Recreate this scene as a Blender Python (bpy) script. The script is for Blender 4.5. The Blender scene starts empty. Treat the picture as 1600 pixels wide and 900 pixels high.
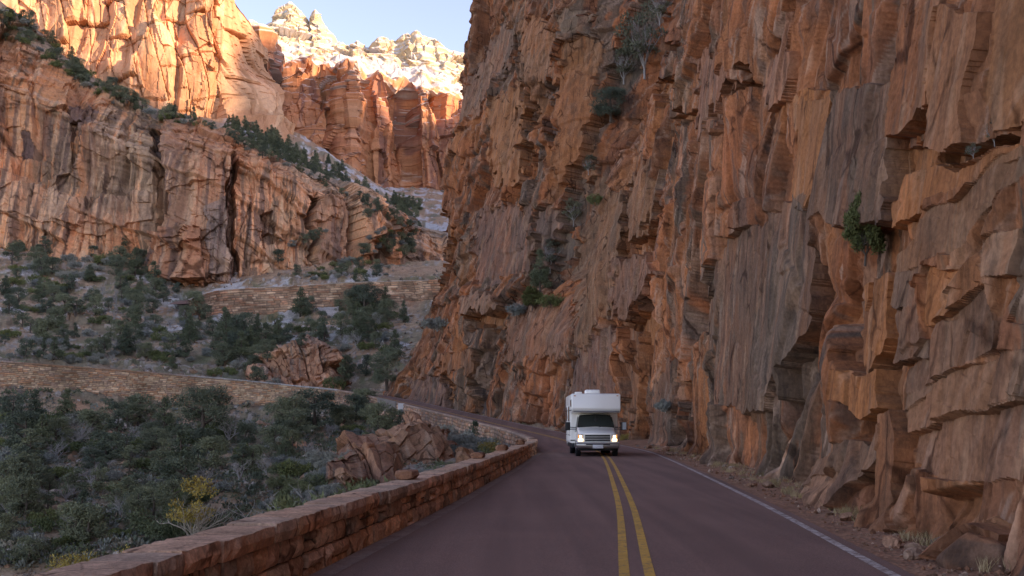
import bpy, math, random
import numpy as np
from mathutils import Vector, Matrix
f32 = np.float32
S = bpy.context.scene
COL = S.collection
R = math.radians
random.seed(7)

# ---------------------------------------------------------------- camera, sky, sun, exposure
FPX = 1600 * 35 / 36.0
PITCH = math.atan(210 / FPX)
CAMZ = 1.7
cam = bpy.data.cameras.new('camera')
cam.lens = 35; cam.sensor_width = 36; cam.clip_start = 0.05; cam.clip_end = 12000
co = bpy.data.objects.new('camera', cam); COL.objects.link(co)
co.location = (0, 0, CAMZ); co.rotation_euler = (math.pi / 2 + PITCH, 0, 0)
S.camera = co

SUN_EL = 17.0
SUN_AZ = (0.92, -0.392)                 # horizontal direction towards the sun
w = bpy.data.worlds.new('World'); S.world = w; w.use_nodes = True
nt = w.node_tree; bg = nt.nodes['Background']
sky = nt.nodes.new('ShaderNodeTexSky'); sky.sky_type = 'NISHITA'; sky.sun_disc = False
sky.sun_elevation = R(SUN_EL); sky.sun_rotation = math.atan2(SUN_AZ[0], SUN_AZ[1])
sky.altitude = 1500; sky.air_density = 0.5; sky.dust_density = 0.5; sky.ozone_density = 1.0
nt.links.new(sky.outputs[0], bg.inputs[0]); bg.inputs[1].default_value = 0.15
sl = bpy.data.lights.new('sun', 'SUN'); sl.energy = 2.15; sl.angle = R(0.5); sl.color = (1, 0.86, 0.68)
so = bpy.data.objects.new('sun', sl); COL.objects.link(so)
sd = Vector((SUN_AZ[0] * math.cos(R(SUN_EL)), SUN_AZ[1] * math.cos(R(SUN_EL)), math.sin(R(SUN_EL))))
so.rotation_euler = sd.to_track_quat('Z', 'Y').to_euler(); so.location = sd * 50
S.view_settings.view_transform = 'Standard'; S.view_settings.look = 'None'
S.view_settings.gamma = 1; S.view_settings.use_curve_mapping = False
S.view_settings.exposure = 2.4
S.view_settings.use_white_balance = True
S.view_settings.white_balance_temperature = 9400
S.view_settings.white_balance_tint = 24

# ---------------------------------------------------------------- helpers
cp, sp_ = math.cos(PITCH), math.sin(PITCH)
def W(px, py, Y):
    a = (px - 800) / FPX; b = -(py - 450) / FPX
    d = (a, cp - b * sp_, sp_ + b * cp); t = Y / d[1]
    return (d[0] * t, Y, CAMZ + d[2] * t)
def PXY(P):
    y = P[..., 1]; z = P[..., 2] - CAMZ
    dp = y * cp + z * sp_; dp = np.where(dp < .5, .5, dp)
    return 800 + FPX * P[..., 0] / dp, 450 - FPX * (z * cp - y * sp_) / dp

def hsh(ix, iy, s):
    n = (ix.astype(np.int64) * 374761393 + iy.astype(np.int64) * 668265263 + s * 974634777) & 0xffffffff
    n = ((n ^ (n >> 13)) * 1274126177) & 0xffffffff
    return ((n ^ (n >> 16)) & 0xffffff).astype(f32) / f32(0xffffff)
def vn(u, v, s=0):
    u = np.asarray(u, dtype=f32); v = np.asarray(v, dtype=f32)
    fu = np.floor(u); fv = np.floor(v); a = u - fu; b = v - fv
    a = a * a * (3 - 2 * a); b = b * b * (3 - 2 * b); iu = fu.astype(np.int64); iv = fv.astype(np.int64)
    h00 = hsh(iu, iv, s); h10 = hsh(iu + 1, iv, s); h01 = hsh(iu, iv + 1, s); h11 = hsh(iu + 1, iv + 1, s)
    return ((h00 * (1 - a) + h10 * a) * (1 - b) + (h01 * (1 - a) + h11 * a) * b) * 2 - 1
def fbm(u, v, s=0, o=4, g=.5):
    r = 0; a = 1.0
    for i in range(o):
        r = r + a * vn(u * 2**i + 7.3 * i, v * 2**i - 3.1 * i, s + i * 17); a *= g
    return r
def vor(u, v, s=0, jit=.9):
    u = np.asarray(u, dtype=f32); v = np.asarray(v, dtype=f32)
    iu = np.floor(u).astype(np.int64); iv = np.floor(v).astype(np.int64)
    f1 = np.full(u.shape, 9, f32); f2 = f1.copy(); cx = np.zeros_like(f1); cy = cx.copy(); ci = np.zeros(u.shape, np.int64); cj = ci.copy()
    for di in (-1, 0, 1):
        for dj in (-1, 0, 1):
            a = iu + di; b = iv + dj
            x = a + .5 + (hsh(a, b, s) - .5) * jit; y = b + .5 + (hsh(a, b, s + 1) - .5) * jit
            d = (x - u)**2 + (y - v)**2
            m = d < f1
            f2 = np.where(m, f1, np.minimum(f2, d)); f1 = np.where(m, d, f1)
            cx = np.where(m, x, cx); cy = np.where(m, y, cy); ci = np.where(m, a, ci); cj = np.where(m, b, cj)
    return np.sqrt(f1), np.sqrt(f2), hsh(ci, cj, s + 5), u - cx, v - cy, ci, cj, s
def facet(vr, amp, tilt, k=0):
    """flat offset block with its own random tilt"""
    _, _, r, dx, dy, ci, cj, s = vr
    return amp * (r * 2 - 1) + tilt * (dx * (hsh(ci, cj, s + 7) * 2 - 1) * 2 + dy * (hsh(ci, cj, s + 9) * 2 - 1) * 2)
def crack(vr, w):
    return np.clip(1 - (vr[1] - vr[0]) / w, 0, 1)
def ss(a, b, x):
    t = np.clip((x - a) / (b - a), 0, 1); return t * t * (3 - 2 * t)
def mixc(c, d, m):
    return c * (1 - m[..., None]) + np.asarray(d, f32) * m[..., None]
def inpoly(X, Y, poly):
    r = np.zeros(X.shape, bool); n = len(poly)
    for i in range(n):
        x1, y1 = poly[i]; x2, y2 = poly[(i + 1) % n]
        if y1 == y2: continue
        c = ((y1 > Y) != (y2 > Y)) & (X < (x2 - x1) * (Y - y1) / (y2 - y1) + x1)
        r ^= c
    return r

def tag(o, label=None, cat=None, group=None, kind=None):
    if label: o['label'] = label
    if cat: o['category'] = cat
    if group: o['group'] = group
    if kind: o['kind'] = kind
    return o
def empty(name, loc, label, cat, group=None, rz=0):
    o = bpy.data.objects.new(name, None); COL.objects.link(o); o.location = loc; o.rotation_euler = (0, 0, rz)
    o.empty_display_size = .3
    return tag(o, label, cat, group)
def link(name, me, parent=None):
    o = bpy.data.objects.new(name, me); COL.objects.link(o)
    if parent: o.parent = parent
    return o
def mesh_np(name, V, Fq, mat, cols=None, smooth=True):
    me = bpy.data.meshes.new(name); V = np.ascontiguousarray(V, f32).reshape(-1, 3); Fq = np.ascontiguousarray(Fq, np.int32)
    k = Fq.shape[1]; n = len(Fq)
    me.vertices.add(len(V)); me.vertices.foreach_set('co', V.ravel())
    me.loops.add(n * k); me.loops.foreach_set('vertex_index', Fq.ravel())
    me.polygons.add(n); me.polygons.foreach_set('loop_start', np.arange(0, n * k, k, dtype=np.int32))
    me.polygons.foreach_set('use_smooth', np.full(n, smooth))
    me.update(calc_edges=True)
    if cols is not None:
        a = me.attributes.new('Col', 'FLOAT_COLOR', 'POINT')
        c = np.ones((len(V), 4), f32); c[:, :3] = np.clip(cols.reshape(-1, 3), 0, 1); a.data.foreach_set('color', c.ravel())
    me.materials.append(mat)
    return me
def grid_faces(nr, nc, flip=False):
    i = np.arange(nr * nc).reshape(nr, nc)
    a, b, c, d = i[:-1, :-1].ravel(), i[:-1, 1:].ravel(), i[1:, 1:].ravel(), i[1:, :-1].ravel()
    return np.stack([a, d, c, b] if flip else [a, b, c, d], 1)
def grid_normals(P, flip=False):
    du = np.gradient(P, axis=1); dv = np.gradient(P, axis=0)
    n = np.cross(du, dv); n /= np.linalg.norm(n, axis=-1, keepdims=True) + 1e-9
    return -n if flip else n
class MB:
    """collects boxes and tubes into one mesh"""
    def __init__(s): s.v = []; s.f = []; s.sm = []
    def add(s, V, F, smooth=False):
        o = len(s.v); s.v += [tuple(x) for x in V]; s.f += [tuple(o + i for i in f) for f in F]; s.sm += [smooth] * len(F); return s
    def box(s, x0, x1, y0, y1, z0, z1):
        V = [(x, y, z) for z in (z0, z1) for y in (y0, y1) for x in (x0, x1)]
        return s.add(V, [(0, 2, 3, 1), (4, 5, 7, 6), (0, 1, 5, 4), (2, 6, 7, 3), (0, 4, 6, 2), (1, 3, 7, 5)])
    def tube(s, pts, rad, n=8, caps=True):
        pts = [Vector(p) for p in pts]; V = []; F = []
        if not hasattr(rad, '__len__'): rad = [rad] * len(pts)
        up = None
        for i, p in enumerate(pts):
            d = (pts[min(i + 1, len(pts) - 1)] - pts[max(i - 1, 0)]).normalized()
            if up is None: up = d.orthogonal().normalized()
            e = d.cross(up)
            if e.length < 1e-5: e = d.orthogonal()
            e.normalize(); up = e.cross(d).normalized()
            for k in range(n):
                t = 2 * math.pi * k / n; V.append(p + (e * math.cos(t) + up * math.sin(t)) * rad[i])
        for i in range(len(pts) - 1):
            for k in range(n):
                F.append((i * n + k, i * n + (k + 1) % n, (i + 1) * n + (k + 1) % n, (i + 1) * n + k))
        if caps: F.append(tuple(range(n - 1, -1, -1))); F.append(tuple((len(pts) - 1) * n + k for k in range(n)))
        return s.add(V, F, True)
    def prism(s, prof, x0, x1):
        """profile of (y,z) points extruded along x"""
        n = len(prof); V = [(x0, y, z) for y, z in prof] + [(x1, y, z) for y, z in prof]
        F = [tuple(range(n)), tuple(range(2 * n - 1, n - 1, -1))] + [(i, i + n, (i + 1) % n + n, (i + 1) % n) for i in range(n)]
        return s.add(V, F)
    def build(s, name, mat, parent=None, bevel=0, seg=2):
        me = bpy.data.meshes.new(name); me.from_pydata(s.v, [], s.f)
        me.polygons.foreach_set('use_smooth', s.sm); me.materials.append(mat); me.update()
        o = link(name, me, parent)
        if bevel:
            import bmesh
            bm = bmesh.new(); bm.from_mesh(me); bmesh.ops.recalc_face_normals(bm, faces=bm.faces)
            bmesh.ops.bevel(bm, geom=[e for e in bm.edges if e.calc_face_angle(0) > .5], offset=bevel, segments=seg, affect='EDGES', profile=.5)
            for f in bm.faces: f.smooth = True
            bm.to_mesh(me); bm.free()
            try: me.set_sharp_from_angle(angle=R(50))
            except Exception: pass
        else:
            import bmesh
            bm = bmesh.new(); bm.from_mesh(me); bmesh.ops.recalc_face_normals(bm, faces=bm.faces); bm.to_mesh(me); bm.free()
        return o

# ---------------------------------------------------------------- materials
def mat(name, col=(.5, .5, .5), rough=.8, metal=0, emit=None, es=0, spec=.3, coat=0):
    m = bpy.data.materials.new(name); m.use_nodes = True; b = m.node_tree.nodes['Principled BSDF']
    b.inputs['Base Color'].default_value = (*col, 1); b.inputs['Roughness'].default_value = rough
    b.inputs['Metallic'].default_value = metal; b.inputs['Specular IOR Level'].default_value = spec
    b.inputs['Coat Weight'].default_value = coat
    if emit: b.inputs['Emission Color'].default_value = (*emit, 1); b.inputs['Emission Strength'].default_value = es
    return m
def N(m, t, **k):
    n = m.node_tree.nodes.new(t)
    for a, v in k.items(): setattr(n, a, v)
    return n
def L(m, a, b): m.node_tree.links.new(a, b)
def noise(m, vec, scale, detail=4, rough=.55, dist=0):
    n = N(m, 'ShaderNodeTexNoise'); n.inputs['Scale'].default_value = scale; n.inputs['Detail'].default_value = detail
    n.inputs['Roughness'].default_value = rough; n.inputs['Distortion'].default_value = dist
    if vec is not None: L(m, vec, n.inputs['Vector'])
    return n.outputs['Fac']
def ramp(m, fac, stops):
    r = N(m, 'ShaderNodeValToRGB'); e = r.color_ramp.elements
    while len(e) < len(stops): e.new(.5)
    for i, (p, c) in enumerate(stops): e[i].position = p; e[i].color = (*c, 1) if len(c) == 3 else c
    L(m, fac, r.inputs[0]); return r.outputs[0]
def mul(m, a, b, mode='MULTIPLY', fac=1):
    x = N(m, 'ShaderNodeMix', data_type='RGBA', blend_type=mode); x.inputs[0].default_value = fac
    for s, v in ((x.inputs[6], a), (x.inputs[7], b)):
        if isinstance(v, tuple): s.default_value = (*v, 1)
        else: L(m, v, s)
    return x.outputs[2]
def rock_mat(name, s1, s2, bump=.4, dist=.1, lo=.72, hi=1.22, stretch=None, jt=0, sk=0):
    m = mat(name, rough=.92, spec=.15); b = m.node_tree.nodes['Principled BSDF']
    at = N(m, 'ShaderNodeAttribute', attribute_name='Col'); g = N(m, 'ShaderNodeTexCoord'); v = g.outputs['Object']
    if stretch:
        mp = N(m, 'ShaderNodeMapping'); mp.inputs['Scale'].default_value = stretch; L(m, v, mp.inputs[0]); v2 = mp.outputs[0]
    else: v2 = v
    n1 = noise(m, v2, s1, 6, .62); n2 = noise(m, v, s2, 5, .65)
    c1 = ramp(m, n1, [(.3, (lo,) * 3), (.7, (hi,) * 3)]); c2 = ramp(m, n2, [(.3, (lo, lo * .98, lo * .97)), (.72, (hi,) * 3)])
    col_ = mul(m, mul(m, at.outputs[0], c1), c2)
    if sk:      # fine run-off streaks
        mp2 = N(m, 'ShaderNodeMapping'); mp2.inputs['Scale'].default_value = (1, 1, .07); L(m, v, mp2.inputs[0])
        col_ = mul(m, col_, ramp(m, noise(m, mp2.outputs[0], sk, 6, .7, .25), [(.36, (.58, .60, .64)), (.48, (1, 1, 1)), (.62, (1.04, 1.02, 1)), (.72, (1.42, 1.34, 1.28))]))
    bp = N(m, 'ShaderNodeBump'); bp.inputs['Strength'].default_value = bump; bp.inputs['Distance'].default_value = dist
    n3 = noise(m, v2, s2 * 1.5, 7, .7); hgt = n3
    if jt:      # hairline joints, drawn as dark lines in the colour only
        wn = N(m, 'ShaderNodeTexNoise'); wn.inputs['Scale'].default_value = jt * 1.3; wn.inputs['Detail'].default_value = 5; L(m, v, wn.inputs['Vector'])
        ad = N(m, 'ShaderNodeVectorMath', operation='MULTIPLY_ADD'); L(m, wn.outputs['Color'], ad.inputs[0]); ad.inputs[1].default_value = (.5 / jt,) * 3; L(m, v, ad.inputs[2])
        mj = N(m, 'ShaderNodeMapping'); mj.inputs['Scale'].default_value = (1, 1, .5); mj.inputs['Rotation'].default_value = (R(14), R(9), 0); L(m, ad.outputs[0], mj.inputs[0])
        vo = N(m, 'ShaderNodeTexVoronoi', feature='DISTANCE_TO_EDGE'); vo.inputs['Scale'].default_value = jt; L(m, mj.outputs[0], vo.inputs['Vector'])
        gate = noise(m, v, jt * .6, 2); th = N(m, 'ShaderNodeMath', operation='MULTIPLY_ADD'); L(m, gate, th.inputs[0]); th.inputs[1].default_value = -.35; th.inputs[2].default_value = .20
        su = N(m, 'ShaderNodeMath', operation='ADD'); L(m, vo.outputs['Distance'], su.inputs[0]); L(m, th.outputs[0], su.inputs[1])
        ln = ramp(m, su.outputs[0], [(.0, (.40, .36, .34)), (.045, (1, 1, 1))]); col_ = mul(m, col_, ln)
    L(m, col_, b.inputs['Base Color'])
    L(m, hgt, bp.inputs['Height']); L(m, bp.outputs[0], b.inputs['Normal'])
    return m
M = {}
M['near'] = rock_mat('red_sandstone', 1.1, 9, .8, .06, .70, 1.26, (1, 1, .45), .75, 2.2)
M['mid'] = rock_mat('tan_sandstone', .12, 1.4, .7, .4, .88, 1.32, (1, 1, .4), .10, .35)
M['far'] = rock_mat('far_sandstone', .04, .4, .5, 1.2, .90, 1.14, (1, 1, .4))
M['soil'] = rock_mat('canyon_soil', .5, 3.5, .6, .2, .7, 1.25)
M['masonry'] = rock_mat('sandstone_masonry', 2.5, 9, .4, .04, .8, 1.2)
M['block'] = rock_mat('parapet_stone', 4, 26, .9, .03, .66, 1.32, None, 2.2)
M['mortar'] = mat('mortar', (.10, .075, .06), .95)
M['concrete'] = mat('concrete', (.42, .39, .37), .9)

# ---------------------------------------------------------------- road line
RC = [(-2.2, -40, 0), (-1.4, -22, 0), (-.3, -6, 0), (.55, 3, 0), (1.40, 11.5, 0), (2.25, 20, 0), (3.10, 30, 0), (3.9, 40, 0), (4.55, 49, 0), (5.15, 60, 0), (4.75, 75, .12),
      (3.1, 90, .5), (.3, 104, 1.05), (-4.5, 119, 2.1), (-10, 133, 3.3), (-16, 147, 4.6), (-22, 159, 5.8), (-27, 167, 6.5), (-33.5, 173, 7.1),
      (-42, 175.5, 7.8), (-55, 173, 8.8), (-70, 167, 9.8), (-85, 160, 10.8), (-110, 149, 12.6), (-150, 135, 15)]
def catmull(P, step):
    P = np.array(P, float); Q = np.vstack([2 * P[0] - P[1], P, 2 * P[-1] - P[-2]]); out = []
    for i in range(1, len(Q) - 2):
        n = max(2, int(np.linalg.norm(Q[i + 1] - Q[i]) / step))
        t = np.linspace(0, 1, n, endpoint=False)[:, None]
        a, b, c, d = Q[i - 1], Q[i], Q[i + 1], Q[i + 2]
        out.append(.5 * ((2 * b) + (-a + c) * t + (2 * a - 5 * b + 4 * c - d) * t**2 + (-a + 3 * b - 3 * c + d) * t**3))
    out.append(Q[-2][None]); return np.vstack(out)
def arclen(P): return np.concatenate([[0], np.cumsum(np.linalg.norm(np.diff(P[:, :2], axis=0), axis=1))])
def leftn(P):
    t = np.gradient(P[:, :2], axis=0); t /= np.linalg.norm(t, axis=1, keepdims=True); return np.stack([-t[:, 1], t[:, 0]], 1)
RCL = catmull(RC, .6)
RN = leftn(RCL)
def offs(P, n, o, dz=0):
    o = np.broadcast_to(o, (len(P),)); return np.stack([P[:, 0] + n[:, 0] * o, P[:, 1] + n[:, 1] * o, P[:, 2] + dz], 1)
UP = catmull([W(296, 474, 250), W(312, 466, 254), W(350, 458, 260), W(450, 452, 265), W(550, 446, 267), W(650, 443, 269), W(760, 440, 274)], 2)  # upper road line
UN = leftn(UP) * -1     # towards the camera
if UN[len(UN)//2][1] > 0: UN = -UN

# ---------------------------------------------------------------- terrain
ctl = []
for q in [(-5.6, -5, -1.4), (-5.2, 3, -1.6), (-4.2, 11, -1.7), (-3.3, 20, -1.7), (-2.3, 32, -1.6), (-1.2, 45, -1.0), (-.4, 55, -.7), (-.1, 64, -.5), (-9, 12, -4.5), (-8, 25, -4.2), (-12, 5, -6), (-7, 36, -3)]: ctl.append(q)
for q in [(700, 726, 58), (750, 708, 68), (810, 703, 76), (620, 745, 58), (640, 690, 80), (700, 690, 88),
          (810, 696, 90), (770, 684, 101), (720, 668, 116), (650, 652, 132), (590, 640, 146), (545, 632, 156),
          (530, 760, 56), (450, 800, 48), (300, 830, 44), (200, 850, 42), (100, 875, 40), (0, 890, 40), (-200, 920, 40), (-500, 950, 40),
          (400, 745, 62), (300, 762, 62), (150, 775, 62), (0, 785, 62), (-200, 800, 60), (-500, 800, 60), (540, 705, 80),
          (450, 695, 92), (300, 710, 88), (150, 705, 92), (0, 705, 92), (-200, 715, 90), (-500, 700, 90),
          (500, 655, 128), (380, 670, 126), (200, 668, 128), (50, 655, 128), (-200, 640, 126), (-500, 610, 120),
          (500, 632, 160), (430, 676, 160), (350, 668, 160), (230, 654, 156), (100, 645, 150), (0, 640, 145), (-200, 612, 138), (-500, 560, 128),
          (-100, 560, 170), (0, 562, 178), (100, 566, 184), (250, 576, 190), (400, 592, 192), (500, 600, 192), (560, 605, 186),
          (0, 480, 232), (150, 485, 236), (300, 505, 236), (450, 530, 228), (560, 545, 218), (610, 560, 205), (-300, 470, 232), (-500, 420, 220),
          (260, 500, 248), (310, 505, 250), (400, 512, 256), (500, 492, 260), (600, 478, 262), (680, 476, 262),
          (660, 446, 276), (500, 452, 276), (400, 458, 272),
          (-500, 260, 310), (-200, 340, 305), (0, 375, 303), (100, 393, 303), (200, 402, 300), (300, 440, 290),
          (400, 432, 292), (500, 415, 300), (600, 420, 305), (660, 416, 305), (600, 405, 350), (680, 400, 400), (500, 410, 350), (200, 380, 350), (0, 350, 350)]: ctl.append(W(*q))
for i in range(0, len(RCL), 8):
    p = RCL[i]; n = RN[i]
    if p[1] > 72:
        for o in (0, -4): ctl.append((p[0] + n[0] * o, p[1] + n[1] * o, p[2] - .1))
    else:
        for o in (0, -6, -12): ctl.append((p[0] + n[0] * o, p[1] + n[1] * o, p[2] - .1))
ctl = np.array(ctl, float)
def rbf_fit(c):
    d = np.linalg.norm(c[:, None, :2] - c[None, :, :2], axis=-1); n = len(c)
    A = np.zeros((n + 3, n + 3)); A[:n, :n] = -d + np.eye(n) * -.6; A[:n, n] = 1; A[:n, n + 1:n + 3] = c[:, :2]; A[n:, :n] = A[:n, n:].T
    b = np.zeros(n + 3); b[:n] = c[:, 2]; return np.linalg.solve(A, b)
rw = rbf_fit(ctl)
def rbf(x, y):
    sh = x.shape; x = x.ravel(); y = y.ravel(); r = rw[-3] + rw[-2] * x + rw[-1] * y
    for k in range(len(ctl)): r = r - rw[k] * np.sqrt((x - ctl[k, 0])**2 + (y - ctl[k, 1])**2)
    return r.reshape(sh)
def near_line(X, Y, P, n, rad=12):
    """signed left offset and height of the closest point of a polyline"""
    best = np.full(X.shape, 1e9); off = np.full(X.shape, 1e3); zz = np.zeros(X.shape)
    for i in range(0, len(P), 2 if len(P) > 200 else 1):
        dx = X - P[i, 0]; dy = Y - P[i, 1]; d = dx * dx + dy * dy; m = d < best
        best = np.where(m, d, best); off = np.where(m, dx * n[i, 0] + dy * n[i, 1], off); zz = np.where(m, P[i, 2], zz)
    return np.sqrt(best), off, zz
TPX = np.concatenate([np.arange(-900, -60, 12), np.arange(-60, 900, 1.8), np.arange(900, 1700, 25)])
TY = np.concatenate([np.geomspace(2.5, 36, 50, endpoint=False), np.geomspace(36, 330, 430, endpoint=False), np.geomspace(330, 560, 30)])
tx = ((TPX - 800) / FPX)[None, :] * TY[:, None]; ty = np.broadcast_to(TY[:, None], tx.shape)
TZ = rbf(tx, ty)
blk = vor(tx / 5.0 + .2 * ty / 5, ty / 7.0, 31); b2 = vor(tx / 1.7, ty / 2.4, 37); b3 = vor(tx / .7, ty / 1.0, 39)
rough = ss(-.3, .5, fbm(tx / 22, ty / 30, 3, 3))
TZ = TZ + (fbm(tx / 14, ty / 18, 5, 4) * .9 + rough * (facet(blk, .5, .5) + facet(b2, .16, .25)) * (.3 + .7 * ss(120, 200, ty)) + (.05 + .05 * rough) * (hsh(b3[5], b3[6], 4) * 2 - 1)) * ss(20, 60, ty)
TZ = TZ + fbm(tx / 2.2, ty / 2.6, 77, 3) * .2 * ss(3, 10, ty)
dd, of, rz = near_line(tx, ty, RCL, RN)
m = (dd < 14) & (of < 4.3) & (of > -11)
inn = m & (of > -4.2) & (of < np.where(ty > 75, 2.6, 4.3))
TZ = np.where(inn, rz - .25, TZ)
TZ = np.where(m & ~inn & (ty < 100), rz - .25, TZ)
outw = (dd < 14) & (of >= np.where(ty > 75, 2.6, 4.3))
TZ = np.where(outw, np.minimum(TZ, rz - .9), TZ)
TZ = np.where((dd < 7.5) & (ty > 75) & outw, np.minimum(TZ, rz - 2.0 - 5.0 * ss(6.0, 7.0, rz)), TZ)
sight = CAMZ + (-.9) / np.maximum(1, 1) * 0
dd2, of2, rz2 = near_line(tx, ty, UP, UN); dd2 = dd2 + 40 * (tx / ty * FPX + 800 < 308)
TZ = np.where((dd2 < 9) & (of2 < -1.8) & (of2 > -6.5), rz2 - .2, TZ)
TZ = np.where((dd2 < 9) & (of2 >= -1.8) & (of2 < 5), np.minimum(TZ, rz2 - 5.5), TZ)
TP = np.stack([tx, ty, TZ], -1)
c = np.zeros(TP.shape, f32) + np.array((.37, .24, .155), f32)
c = mixc(c, (.44, .235, .14), ss(0, .8, fbm(tx / 18, ty / 22, 91, 4)))
c = mixc(c, (.19, .165, .11), ss(-.2, .6, fbm(tx / 7, ty / 9, 93, 4)) * .75)
c = mixc(c, (.36, .30, .26), (b3[2] > .72) * ss(-.2, .3, fbm(tx / 9, ty / 9, 97, 3)) * .85)
c = mixc(c, (.11, .125, .06), ss(.1, .5, fbm(tx / 3, ty / 4, 99, 4)) * .6)
c = mixc(c, (.42, .24, .15), ss(270, 300, ty) * .8 * ss(-.4, .3, fbm(tx / 10, ty / 20, 95, 3)))
c = mixc(c, (.50, .48, .47), ss(.25, .45, fbm(tx / 6, ty / 12, 96, 4)) * ss(185, 215, ty) * (1 - ss(285, 300, ty)) * .7)
c *= (.8 + .4 * b2[2])[..., None]
ter = link('ground', mesh_np('ground', TP, grid_faces(*tx.shape), M['soil'], c)); tag(ter, kind='structure')
TPX_, TPY_ = PXY(TP)
def ground_hit(px, py):
    j = int(np.argmin(abs(TPX - px))); col = TPY_[:, j]; run = np.minimum.accumulate(col[30:])
    k = int(np.argmax(run <= py)) if (run <= py).any() else None
    if k is None: return None
    return Vector(TP[30 + k, j].tolist())
def ground_z(x, y):
    i = min(max(int(np.searchsorted(TY, y)), 1), len(TY) - 1); px = 800 + FPX * x / y; j = int(np.argmin(abs(TPX - px)))
    return float(TZ[i, j])
base = MB(); base.box(-2500, 2500, -2500, 3000, -60, -58)
tag(base.build('canyon_floor', mat('canyon_floor', (.2, .12, .08), .95)), kind='structure')

# ---------------------------------------------------------------- roads and markings
def road_mat():
    m = mat('red_asphalt', rough=.86, spec=.25); b = m.node_tree.nodes['Principled BSDF']; g = N(m, 'ShaderNodeTexCoord').outputs['Object']
    a = ramp(m, noise(m, g, .25, 5, .6, .4), [(.3, (.180, .096, .078)), (.7, (.222, .120, .096))])
    bb = ramp(m, noise(m, g, 60, 4, .8), [(.34, (.58,) * 3), (.66, (1.5,) * 3)])
    mp = N(m, 'ShaderNodeMapping'); mp.inputs['Scale'].default_value = (1.6, .06, 1); mp.inputs['Rotation'].default_value = (0, 0, R(5)); L(m, g, mp.inputs[0])
    tr = ramp(m, noise(m, mp.outputs[0], 1.0, 3, .5), [(.35, (.86,) * 3), (.65, (1.12,) * 3)])
    sp = ramp(m, noise(m, g, 3.2, 3, .9), [(.66, (0, 0, 0)), (.78, (1, 1, 1))])
    cc = mul(m, mul(m, a, bb), tr)
    x = N(m, 'ShaderNodeMix', data_type='RGBA'); L(m, sp, x.inputs[0]); L(m, cc, x.inputs[6]); x.inputs[7].default_value = (.16, .115, .11, 1)
    L(m, x.outputs[2], b.inputs['Base Color'])
    bp = N(m, 'ShaderNodeBump'); bp.inputs['Strength'].default_value = .5; bp.inputs['Distance'].default_value = .01
    L(m, noise(m, g, 90, 3, .7), bp.inputs['Height']); L(m, bp.outputs[0], b.inputs['Normal']); return m
def worn(name, col, under, wear, sc=9):
    m = mat(name, rough=.8); b = m.node_tree.nodes['Principled BSDF']; g = N(m, 'ShaderNodeTexCoord').outputs['Object']
    f = ramp(m, noise(m, g, sc, 6, .8), [(wear - .05, (1, 1, 1)), (wear + .08, (0, 0, 0))])
    x = N(m, 'ShaderNodeMix', data_type='RGBA'); L(m, f, x.inputs[0]); x.inputs[7].default_value = (*under, 1)
    cc = mul(m, ramp(m, noise(m, g, 1.3, 4), [(.3, (.8,) * 3), (.7, (1.15,) * 3)]), col); L(m, cc, x.inputs[6]); L(m, x.outputs[2], b.inputs['Base Color']); return m
M['road'] = road_mat()
LW, RW = 3.62, -2.98
def ribbon(name, P, n, cols, material, kind='structure', zf=None):
    k = len(cols); V = np.zeros((k, len(P), 3))
    for i, (o, dz) in enumerate(cols): V[i] = offs(P, n, o, dz)
    o = link(name, mesh_np(name, V, grid_faces(k, len(P)), material, smooth=False)); tag(o, kind=kind); return o
ribbon('road', RCL, RN, [(RW - .12, 0), (0, .03), (LW, 0)], M['road'])
yel = worn('yellow_paint', (.60, .31, .06), (.16, .10, .09), .41)
whi = worn('white_paint', (.52, .43, .39), (.18, .115, .10), .475, 5)
ys = [(o, .031) for o in (.0, 1)]
def stripe(name, o0, o1, material, wob=0):
    P = RCL; a = offs(P, RN, o0 + 0, .034 - abs(o0) * .0098 * (1 if o0 else 0)); b = offs(P, RN, o1, .034 - abs(o1) * .0098)
    V = np.stack([a, b]); ob = link(name, mesh_np(name, V, grid_faces(2, len(P)), material, smooth=False)); return tag(ob, kind='structure')
stripe('yellow_line', .08, .20, yel); stripe('yellow_line', -.20, -.08, yel)
stripe('edge_line', -2.93, -2.80, whi)
# dusty seam at the foot of the parapet
def dust_mat():
    m = mat('road_dust', rough=.95); b = m.node_tree.nodes['Principled BSDF']; g = N(m, 'ShaderNodeTexCoord').outputs['Object']
    f = ramp(m, noise(m, g, 2.2, 7, .75, .3), [(.36, (.18, .105, .09)), (.62, (.27, .19, .16))])
    L(m, mul(m, f, ramp(m, noise(m, g, 40, 3), [(.3, (.75,) * 3), (.7, (1.25,) * 3)])), b.inputs['Base Color']); return m
ribbon('road_dust', RCL[:160], RN[:160], [(3.38, .007), (LW + .02, .0055)], dust_mat())
def grav_mat():
    m = mat('gravel', rough=.95); b = m.node_tree.nodes['Principled BSDF']; g = N(m, 'ShaderNodeTexCoord').outputs['Object']
    f = ramp(m, noise(m, g, 1.2, 6, .7), [(.3, (.20, .09, .055)), (.7, (.32, .165, .105))])
    v = N(m, 'ShaderNodeTexVoronoi'); v.inputs['Scale'].default_value = 16; L(m, g, v.inputs['Vector'])
    L(m, mul(m, f, ramp(m, v.outputs['Color'], [(0, (.6,) * 3), (1, (1.5, 1.4, 1.3))])), b.inputs['Base Color'])
    bp = N(m, 'ShaderNodeBump'); bp.inputs['Strength'].default_value = .8; bp.inputs['Distance'].default_value = .03; L(m, v.outputs['Distance'], bp.inputs['Height']); L(m, bp.outputs[0], b.inputs['Normal'])
    return m
M['gravel'] = grav_mat()
sh = [(-8.5, .5), (-6, .22), (-5, .10), (-4.2, .035), (-3.6, -.01), (RW - .1, -.005)]
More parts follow.
